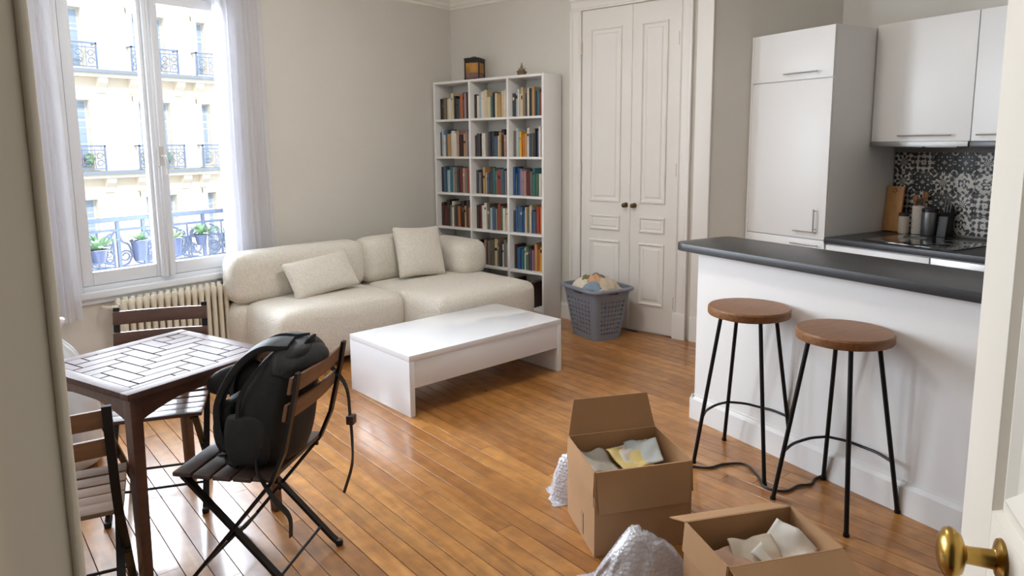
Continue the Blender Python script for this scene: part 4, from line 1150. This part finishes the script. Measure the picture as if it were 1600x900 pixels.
def chair(label, loc, rz, seatm, backm):
    """folding slat chair, local +y = facing; metal X legs"""
    t = thing('folding_chair', label, 'chair', (*loc, 0), rz-PI/2, 'folding chairs around the bistro table')
    w = .19
    for i in range(5):
        y0 = .185-i*.076
        m = MB(); sag = [0.0, -.003, -.004, -.002, .004][i]
        m.box(-w-.012, w+.012, y0-.068, y0, .436+sag, .452+sag)
        m.build('seat_slat', seatm, t, bevel=.004)
    for s in (-1, 1):
        x = s*(w-.012)
        MB().beam((x-s*.02, .175, .428), (x-s*.02, -.19, .428), .010, .016).build('seat_rail', IRONK, t)
        # post: backrest top -> behind seat -> front foot
        m = MB(); pts = [(x+s*.012, -.300, .83), (x+s*.012, -.285, .75), (x+s*.012, -.235, .55), (x+s*.012, -.185, .44), (x+s*.012, .16, .03), (x+s*.012, .195, .006)]
        for a, b in zip(pts[:-1], pts[1:]): m.beam(a, b, .012, .026, (1, 0, 0))
        m.build('back_leg', IRONK, t)
        m = MB(); pts = [(x-s*.006, .165, .43), (x-s*.006, -.225, .03), (x-s*.006, -.255, .006)]
        for a, b in zip(pts[:-1], pts[1:]): m.beam(a, b, .012, .026, (1, 0, 0))
        m.build('front_leg', IRONK, t)
        MB().tube([(x-s*.012, -.012, .222), (x+s*.024, -.012, .222)], .009, 8).build('pivot_bolt', IRONK, t, smooth='auto')
        MB().lathe([(.014, 0), (.016, .012), (.013, .022)], 10, Matrix.Translation((x-s*.006, -.252, .0))).build('foot_cap', IRONK, t, smooth='auto')
        MB().lathe([(.014, 0), (.016, .012), (.013, .022)], 10, Matrix.Translation((x+s*.012, .192, .0))).build('foot_cap', IRONK, t, smooth='auto')
    for y, z in ((-.18, .075), (.10, .10)):
        xx = w-.018 if y < 0 else w
        MB().tube([(-xx, y, z), (xx, y, z)], .006, 8).build('cross_bar', IRONK, t, smooth='auto')
    for z, yy in ((.785, -.286), (.69, -.262)):
        m = MB()
        rings = []
        for k in range(13):
            x = -w-.012+2*(w+.012)*k/12; b = .018*(1-(x/(w+.012))**2)
            rings.append([(x, yy-b+.012, z-.030), (x, yy-b+.026, z-.030), (x, yy-b+.012, z+.030), (x, yy-b-.002, z+.030)])
        m.loft(rings); m.build('back_slat', backm, t, bevel=.003)
    return t
FACE3 = rad(119.4)
CH3 = (1.305, 2.300)
chair('dark folding chair carrying the black backpack', CH3, FACE3, SEATW, OLDW)
chair('wooden folding chair on the radiator side of the table', (1.315, 3.085), rad(237), DW, DW)
chair('wooden folding chair half hidden behind the left door jamb', (.715, 2.485), rad(66), mat('pale_seat_wood', srgb(112, 88, 70), .75, var=.15, vscale=5, stretch=(1.5, 9, 9)), OLDW)

# ------------------------------------------------------------------ backpack on the near chair (chair-local frame)
NYL = mat('black_nylon', srgb(11, 11, 12), .65, var=.25, vscale=9, bump=.6, bscale=13)
NYL2 = mat('charcoal_nylon', srgb(20, 20, 22), .65, var=.2, vscale=12, bump=.6, bscale=15)
WEB = mat('black_webbing', srgb(20, 20, 22), .7)
bp = thing('backpack', 'black nylon backpack slumped against the folding chair back', 'backpack', (*CH3, .454), FACE3-PI/2)
def sring(cx, cy, z, a, b, e=2.8, n=28, tilt=0.0):
    out = []
    for i in range(n):
        t = 2*PI*i/n; c, s = math.cos(t), math.sin(t)
        x = math.copysign(abs(c)**(2/e), c)*a; y = math.copysign(abs(s)**(2/e), s)*b
        out.append((cx+x, cy+y, z+tilt*y))
    return out
rings = []
SPEC = [(.0, -.10, .11, .075), (.015, -.10, .14, .10), (.065, -.10, .155, .116), (.14, -.105, .158, .122), (.21, -.118, .156, .120), (.28, -.14, .15, .110), (.34, -.168, .142, .097), (.385, -.195, .13, .082), (.415, -.212, .105, .06), (.432, -.225, .05, .025)]
for z, cy, a, b in SPEC:
    r = sring(0, cy, z, a, b, 3.0, 36, -.25*z)
    rings.append([(x+.012*nz(x*9, y*9, z*7), y+.012*nz(y*8, z*8, x*8+5), zz+.006*nz(x*10, z*9, 2)) for x, y, zz in r])
m = MB(); m.loft(rings); body = m.build('main_body', NYL, bp, smooth=True, sub=1)
# front pocket on the table side
rings = []
for z, o, a, b in ((.015, .0, .085, .03), (.03, .012, .115, .048), (.09, .02, .122, .055), (.15, .02, .12, .05), (.20, .01, .11, .038), (.225, -.002, .085, .02)):
    r = sring(.01, .04+o-.25*z*.25, z, a, b, 2.8, 28)
    rings.append([(x+.008*nz(x*12, y*12, z*9), y+.008*nz(y*11, z*11, 1), zz) for x, y, zz in r])
m = MB(); m.loft(rings); m.build('front_pocket', NYL2, bp, smooth=True, sub=1)
# side pocket facing the camera
rings = []
for z, a, b in ((.015, .02, .05), (.03, .03, .075), (.09, .034, .09), (.15, .03, .088), (.19, .022, .075), (.20, .015, .06)):
    rings.append([(x-.143+.006*nz(y*14, zz*12, 2), y, zz+.006*nz(y*15, 3, zz*5)) for x, y, zz in sring(0, -.075, z, a, b, 2.2, 24)])
m = MB(); m.loft(rings); m.build('side_pocket', NYL2, bp, smooth=True, sub=1)
# zipper track and top flap
def strip(pts, w, t, nrm):
    """flat ribbon following pts"""
    P = spline(pts, 7); m = MB(); rings = []
    for i, p in enumerate(P):
        d = (P[min(i+1, len(P)-1)]-P[max(i-1, 0)]).normalized(); n_ = Vector(nrm); s = d.cross(n_).normalized(); u = s.cross(d).normalized()
        rings.append([p+s*w/2+u*t/2, p-s*w/2+u*t/2, p-s*w/2-u*t/2, p+s*w/2-u*t/2])
    m.loft(rings); return m
strip([(-.160, -.05, .10), (-.158, -.06, .25), (-.145, -.11, .34), (-.09, -.16, .40), (0, -.17, .425)], .014, .008, (1, 0, .2)).build('zipper', WEB, bp)
# shoulder straps: padded loops on the table side
for s, off in ((-1, 0.0), (1, .035)):
    pts = [(s*.05, -.21, .43), (s*.06, -.12, .425), (s*.075, -.04, .375), (s*.085, .02+off, .295), (s*.095, .055+off, .21), (s*.105, .05+off, .12), (s*.11, .02+off, .05), (s*.11, -.03, .02)]
    strip(pts, .078, .022, (s*.2, .8, .6)).build('shoulder_strap', NYL if s < 0 else NYL2, bp, smooth='auto', bevel=.006)
strip([(-.03, -.24, .41), (-.03, -.26, .435), (.0, -.265, .442), (.03, -.26, .435), (.03, -.24, .41)], .02, .006, (0, 1, 0)).build('grab_handle', WEB, bp)
# hip belt wing reaching towards the table
rings = []
for t_, hw in ((0, .05), (.25, .062), (.6, .06), (.85, .05), (1, .02)):
    cy, cz, cx = -.02+.235*t_, .27-.06*t_, .10-.02*t_
    rings.append([(cx+.022*math.cos(2*PI*j/14), cy, cz+hw*math.sin(2*PI*j/14)) for j in range(14)])
m = MB(); m.loft(rings); m.build('hip_belt', NYL, bp, smooth=True, sub=1)
# creased top panel running over to the chair back
rings = []
for k in range(11):
    x = -.15+.30*k/10; q = 1-(abs(x)/.155)**2.5
    rr_ = []
    for j in range(18):
        t_ = 2*PI*j/18
        y_ = -.215+(.085*math.cos(t_))*(.35+.65*q); z_ = .378+(.058*math.sin(t_))*(.3+.7*q)-.03*(1-q)
        rr_.append((x+.01*nz(j*.5, x*9, 1), y_+.022*nz(x*14, j*.35, 3), z_+.016*nz(x*16, j*.5, 7)))
    rings.append(rr_)
m = MB(); m.loft(rings); m.build('top_panel', NYL2, bp, smooth=True, sub=1)
# loose straps
strip([(-.15, -.11, .05), (-.20, -.14, .02), (-.215, -.20, -.06), (-.20, -.245, -.13), (-.205, -.25, -.20)], .022, .003, (0, 1, 0)).build('loose_strap', WEB, bp)
strip([(.165, -.24, .30), (.19, -.30, .20), (.185, -.315, .08), (.16, -.33, -.02), (.10, -.35, -.08), (.04, -.34, -.16)], .022, .003, (0, 1, 0)).build('loose_strap', WEB, bp)
strip([(-.02, .02, .012), (-.06, .19, -.03), (-.03, .205, -.10), (.05, .20, -.115), (.13, .19, -.05)], .022, .003, (0, 0, 1)).build('loose_strap', WEB, bp)
MB().box(.165, .20, -.335, -.305, .05, .085).build('buckle', mat('buckle_plastic', srgb(70, 46, 48), .4), bp, bevel=.004)
# ------------------------------------------------------------------ white plastic bag behind the table
PLB = mat('white_plastic_film', srgb(214, 218, 224), .35, var=.06, vscale=8)
rings = []
for z, a, b in ((0, .14, .11), (.02, .175, .14), (.10, .19, .155), (.20, .19, .155), (.30, .18, .15), (.40, .17, .14), (.48, .155, .125), (.55, .13, .105), (.61, .095, .075), (.65, .06, .05), (.68, .045, .04), (.71, .06, .045), (.74, .085, .05), (.765, .10, .03)):
    rings.append([(x*(1+.10*math.sin(j*1.9+z*5)*min(1, z*4))+.05*nz(x*5, y*5, z*4)-.10*z*z, y*(1+.08*math.sin(j*2.3+z*7)*min(1, z*4))+.05*nz(y*5, z*5, x*5+4), max(0, z+(.03*nz(x*6, y*6, 1) if z > .02 else 0))) for j, (x, y, z) in enumerate(sring(0, 0, z, a, b, 2.3, 36))])
m = MB(); m.loft(rings); o = m.build('plastic_bag', PLB, None, smooth=True, sub=1); o.location = (1.165, 3.79, 0); o.rotation_euler = (0, 0, .5)
tag(o, 'white plastic bag standing on the floor behind the bistro table', 'bag')

# ------------------------------------------------------------------ balcony railing and plants outside the window
BLUE = mat('grey_blue_iron', srgb(88, 100, 126), .6)
rl = thing('balcony_railing', 'ornate grey-blue wrought-iron balcony railing outside the window', 'railing', (2.26, 5.33, 0))
RX0, RX1, RZ0, RZ1 = -.75, .85, .66, 1.075
MB().box(RX0, RX1, -.022, .022, RZ1-.028, RZ1).build('hand_rail', BLUE, rl, bevel=.005)
for z in (.985, .71): MB().box(RX0, RX1, -.009, .009, z-.008, z+.008).build('cross_rail', BLUE, rl)
for x in (-.70, -.16, .02, .48, .78): MB().box(x-.011, x+.011, -.011, .011, .52, RZ1-.02).build('baluster', BLUE, rl)
def arc(cx, cz, r, a0, a1, n=14, k=0.0): return [(cx+(r+k*i/n)*math.cos(rad(a0+(a1-a0)*i/n)), 0, cz+(r+k*i/n)*math.sin(rad(a0+(a1-a0)*i/n))) for i in range(n+1)]
for cx in (-.57, -.30, .15, .35, .63):
    for s in (1, -1):
        for (dx, cz, r, a0, a1, k) in ((.055, .90, .055, -60, 300, -.035), (.055, .79, .055, 60, -300, -.035), (.14, .85, .12, 110, 250, 0)):
            pts = arc(0, cz, r, a0, a1, 18, k); pts = [(cx+s*(dx+x), y, z) for x, y, z in pts]
            MB().tube(pts, .0075, 6).build('scroll', BLUE, rl, smooth='auto')
    MB().tube([(cx, 0, .985), (cx, 0, .71)], .007, 6).build('scroll_stem', BLUE, rl, smooth='auto')
    MB().lathe([(.002, -.035), (.02, -.012), (.024, 0), (.014, .022), (.002, .045)], 10, Matrix.Translation((cx, 0, .85))).build('rosette', BLUE, rl, smooth=True)
for cx, hw in ((-.43, .25), (-.07, .09), (.25, .22), (.63, .14)):
    for s in (1, -1):
        pts = spline([(cx+s*hw, 0, .975), (cx+s*hw*.72, 0, .90), (cx+s*hw*.25, 0, .87), (cx, 0, .80), (cx-s*hw*.3, 0, .74), (cx-s*hw*.8, 0, .72)], 6)
        MB().tube(pts, .0075, 6).build('scroll', BLUE, rl, smooth='auto')
        MB().tube([(cx+s*hw*.55+(.045-.0016*q)*math.cos(q*.55), 0, .79+(.045-.0016*q)*math.sin(q*.55)) for q in range(18)], .006, 6).build('scroll', BLUE, rl, smooth='auto')
slab = struct(MB().box(1.0, 3.4, YW+.22, 5.50, .50, .575).build('trim_10', mat('balcony_stone', srgb(206, 198, 182), .9)), 'narrow stone balcony ledge outside the window')
GRN = mat('plant_green', srgb(104, 136, 96), .6, var=.25, vscale=30); GRN2 = mat('plant_pale_green', srgb(150, 172, 128), .6, var=.25, vscale=30)
POT = mat('blue_grey_pot', srgb(56, 64, 90), .6)
def plant(label, x, z, leaves, ll, ph, gm, rp, y=5.24, droop=.3):
    t = thing('balcony_plant', label, 'plant', (x, y, z), 0, 'plants on the balcony railing')
    MB().lathe([(rp*.7, 0), (rp, ph*.9), (rp*1.1, ph*.92), (rp*1.1, ph), (rp*.9, ph), (rp*.85, ph*.9), (.001, ph*.88)], 18).build('pot', POT, t, smooth='auto')
    rr = random.Random(int(x*100))
    for i in range(leaves):
        a = rr.uniform(0, 2*PI); el_ = rr.uniform(.4, 1.3); l = ll*rr.uniform(.7, 1.15)
        m = MB(); L_ = []; 
        dx, dy = math.cos(a), math.sin(a)*.7
        side = Vector((-dy, dx, 0)).normalized()
        for k in range(5):
            s = k/4; p = Vector((dx*l*s*math.cos(el_)*1.1, dy*l*s*math.cos(el_), ph*.9+l*s*math.sin(el_)-droop*l*s*s)); w = .013*math.sin(PI*(.15+.8*s))
            L_.append([p-side*w, p+Vector((0, 0, -.003)), p+side*w, p+Vector((0, 0, .003))])
        m.loft(L_); m.build('leaf', gm, t, smooth='auto')
plant('spiky agave-like plant in a pot at the left end of the balcony railing', 1.93, .78, 26, .17, .09, GRN, .06)
plant('trailing green plant low down behind the left half of the railing', 1.98, .577, 16, .13, .08, GRN2, .06, 5.25, .8)
plant('dark blue pot hanging on the railing left of the window mullion', 2.21, .76, 18, .12, .15, GRN, .06)
plant('dark blue pot seen right of the window mullion', 2.47, .77, 16, .12, .13, GRN2, .055)
plant('leafy green plant at the right end of the balcony railing', 2.67, .82, 28, .15, .08, GRN, .045)

# ------------------------------------------------------------------ building across the street
FY = 24.0
STONE = mat('cream_limestone', srgb(238, 227, 208), .9, var=.03, vscale=1.5, bump=.05, bscale=8)
STONE2 = mat('pale_limestone', srgb(240, 231, 215), .9, var=.03, vscale=1.5)
FGL = mat('far_glass', srgb(158, 176, 196), .4)
FFR = mat('far_window_white', srgb(236, 236, 234), .6)
FIR = mat('hazed_far_iron', srgb(120, 138, 168), .6)  # iron colour lightened to stand in for haze over the street
ZINC = mat('zinc_roof', srgb(140, 150, 162), .5)
fb = thing('apartment_building', 'cream stone apartment building across the street with iron balconies', 'building', (9.0, FY, -9.0))
OX, OZ = 9.0, -9.0
def F(name, mt, x0, x1, y0, y1, z0, z1, parent=None, bevel=0): return MB().box(x0-OX, x1-OX, y0, y1, z0-OZ, z1-OZ).build(name, mt, parent or fb, bevel=bevel)
COLS = [(4.6, 5.6), (8.0, 8.95), (10.42, 11.48), (12.55, 12.9)]
FL = [(3.98, 5.82), (.87, 3.06), (-2.26, -.02), (-5.4, -3.1)]   # sill, head of each storey
FX0, FX1, FZ1 = -6.0, 13.35, 7.4
# wall pieces around the openings
m = MB()
xs = [FX0]+[v for c in COLS for v in c]+[FX1]
for i in range(0, len(xs), 2): m.box(xs[i]-OX, xs[i+1]-OX, 0, .5, 0, FZ1-OZ)
for a, b in COLS:
    zz = [-9.0]+[v for f_ in FL[::-1] for v in f_]+[FZ1]
    for i in range(0, len(zz), 2): m.box(a-OX, b-OX, 0, .5, zz[i]-OZ, zz[i+1]-OZ)
m.prism([(FX1-OX, 0), (FX1+3.0-OX, 4.0), (FX1+3.0-OX, 4.5), (FX1-OX, .5)], 0, FZ1-OZ)
m.build('facade_wall', STONE, fb)
for k, (z0, z1) in enumerate(FL):
    F('string_course', STONE2, FX0, 13.1, -.32, 0, z0-.24, z0-.12); F('balcony_ledge', ZINC, FX0, 13.1, -.40, 0, z0-.12, z0-.02)
    for x in (3.9, 6.3, 7.3, 9.33, 10.3, 11.8, 12.45):
        mb = MB(); mb.loft([[(x+sx*.14-OX, y, z-OZ) for sx, y in ((-1, 0), (1, 0), (1, yy), (-1, yy))] for z, yy in ((z0-.70, -.06), (z0-.55, -.10), (z0-.40, -.24), (z0-.24, -.28))]); mb.build('corbel', STONE2, fb)
    for j in range(5):
        F('stone_joint', mat('joint_stone', srgb(228, 215, 194), .9), FX0, 13.3, -.004, 0, z0+.32+j*.5, z0+.335+j*.5)  # joint lines slightly darker than the wall stone
    for ci, (a, b) in enumerate(COLS):
        w = F('window', FFR, a, b, .22, .26, z0, z1)
        xm = (a+b)/2; zt = z1-.62; fw = .06
        panes = [(a+fw, xm-.03, z0+.1, zt-.03), (xm+.03, b-fw, z0+.1, zt-.03), (a+fw, xm-.03, zt+.03, z1-fw), (xm+.03, b-fw, zt+.03, z1-fw)] if b-a > .6 else [(a+.04, b-.04, z0+.1, zt-.03), (a+.04, b-.04, zt+.03, z1-fw)]
        for p in panes: F('pane', FGL, p[0], p[1], .205, .215, p[2], p[3], w)
        F('surround', STONE2, a-.16, a+.015, -.05, .21, z0+.001, z1+.15); F('surround', STONE2, b-.015, b+.16, -.05, .21, z0+.001, z1+.15); F('surround', STONE2, a-.16, b+.16, -.07, .205, z1-.015, z1+.16)
        ra, rb = a-.22, b+.24; ry = -.33; rt = z0+.78
        r_ = F('railing', FIR, ra, rb, ry-.02, ry+.02, rt-.05, rt)
        F('rail_bar', FIR, ra, rb, ry-.012, ry+.012, z0+.04, z0+.07, r_); F('rail_bar', FIR, ra, rb, ry-.012, ry+.012, rt-.17, rt-.14, r_)
        for x in (ra, rb-.04): F('rail_post', FIR, x, x+.045, ry-.02, ry+.02, z0, rt, r_)
        F('rail_return', FIR, ra, ra+.03, ry, 0, rt-.05, rt, r_); F('rail_return', FIR, rb-.03, rb, ry, 0, rt-.05, rt, r_)
        nb = max(2, int((rb-ra)/.30)); mb = MB()
        for i in range(nb):
            cx = ra+(i+.5)*(rb-ra)/nb
            for cz, r0 in ((z0+.22, .11), (z0+.45, .11)):
                mb.tube([(cx+(r0-.05*q/12)*math.cos(q*.52)-OX, ry, cz+(r0-.05*q/12)*math.sin(q*.52)-OZ) for q in range(13)], .014, 5)
            mb.tube([(cx-.14-OX, ry, z0+.05-OZ), (cx-.14-OX, ry, rt-.1-OZ)], .012, 5)
        mb.build('rail_scrolls', FIR, r_, smooth='auto')
        if ci in (1, 2) and k in (1,):
            for q, (col) in enumerate(((176, 168, 96), (150, 120, 160), (120, 150, 110))):
                mb = MB(); mb.M = Matrix.Translation((ra+.35+q*.3-OX, ry+.12, z0+.35-OZ)); mb.rbox(.15, .1, .16, .08, 4, lambda p, q=q: (p[0]+.06*nz(p[0]*9+q, p[1]*9, p[2]*9), p[1]+.05*nz(p[1]*9, p[2]*9, q), p[2]+.06*nz(p[2]*9, p[0]*9, q)))
                mb.build('window_flowers', mat('flowers_%d' % q, srgb(*col), .8, var=.4, vscale=12), r_, smooth='auto')
F('cornice', STONE2, FX0, 13.5, -.5, .2, FZ1-.1, FZ1+.25)
m = MB(); m.prism([(-.2, FZ1+.25-OZ), (2.2, FZ1+2.6-OZ), (5, FZ1+2.8-OZ), (5, FZ1+.25-OZ)], 0, 1)
m2 = MB(); m2.M = Matrix(((0, 0, 1, FX0-OX), (1, 0, 0, 0), (0, 1, 0, 0), (0, 0, 0, 1))) @ Matrix.Diagonal((1, 1, 19.3, 1))
m2.v = []; 
for v in m.v: m2.v.append(tuple(m2.M @ Vector(v)))
m2.f = m.f; m2.m = m.m; m2.build('roof', ZINC, fb)
struct(MB().box(-25, 35, 5.6, FY+8, -9.2, -9.0).build('trim_11', mat('street_asphalt', srgb(110, 108, 106), .9)), 'street ground far below the window')
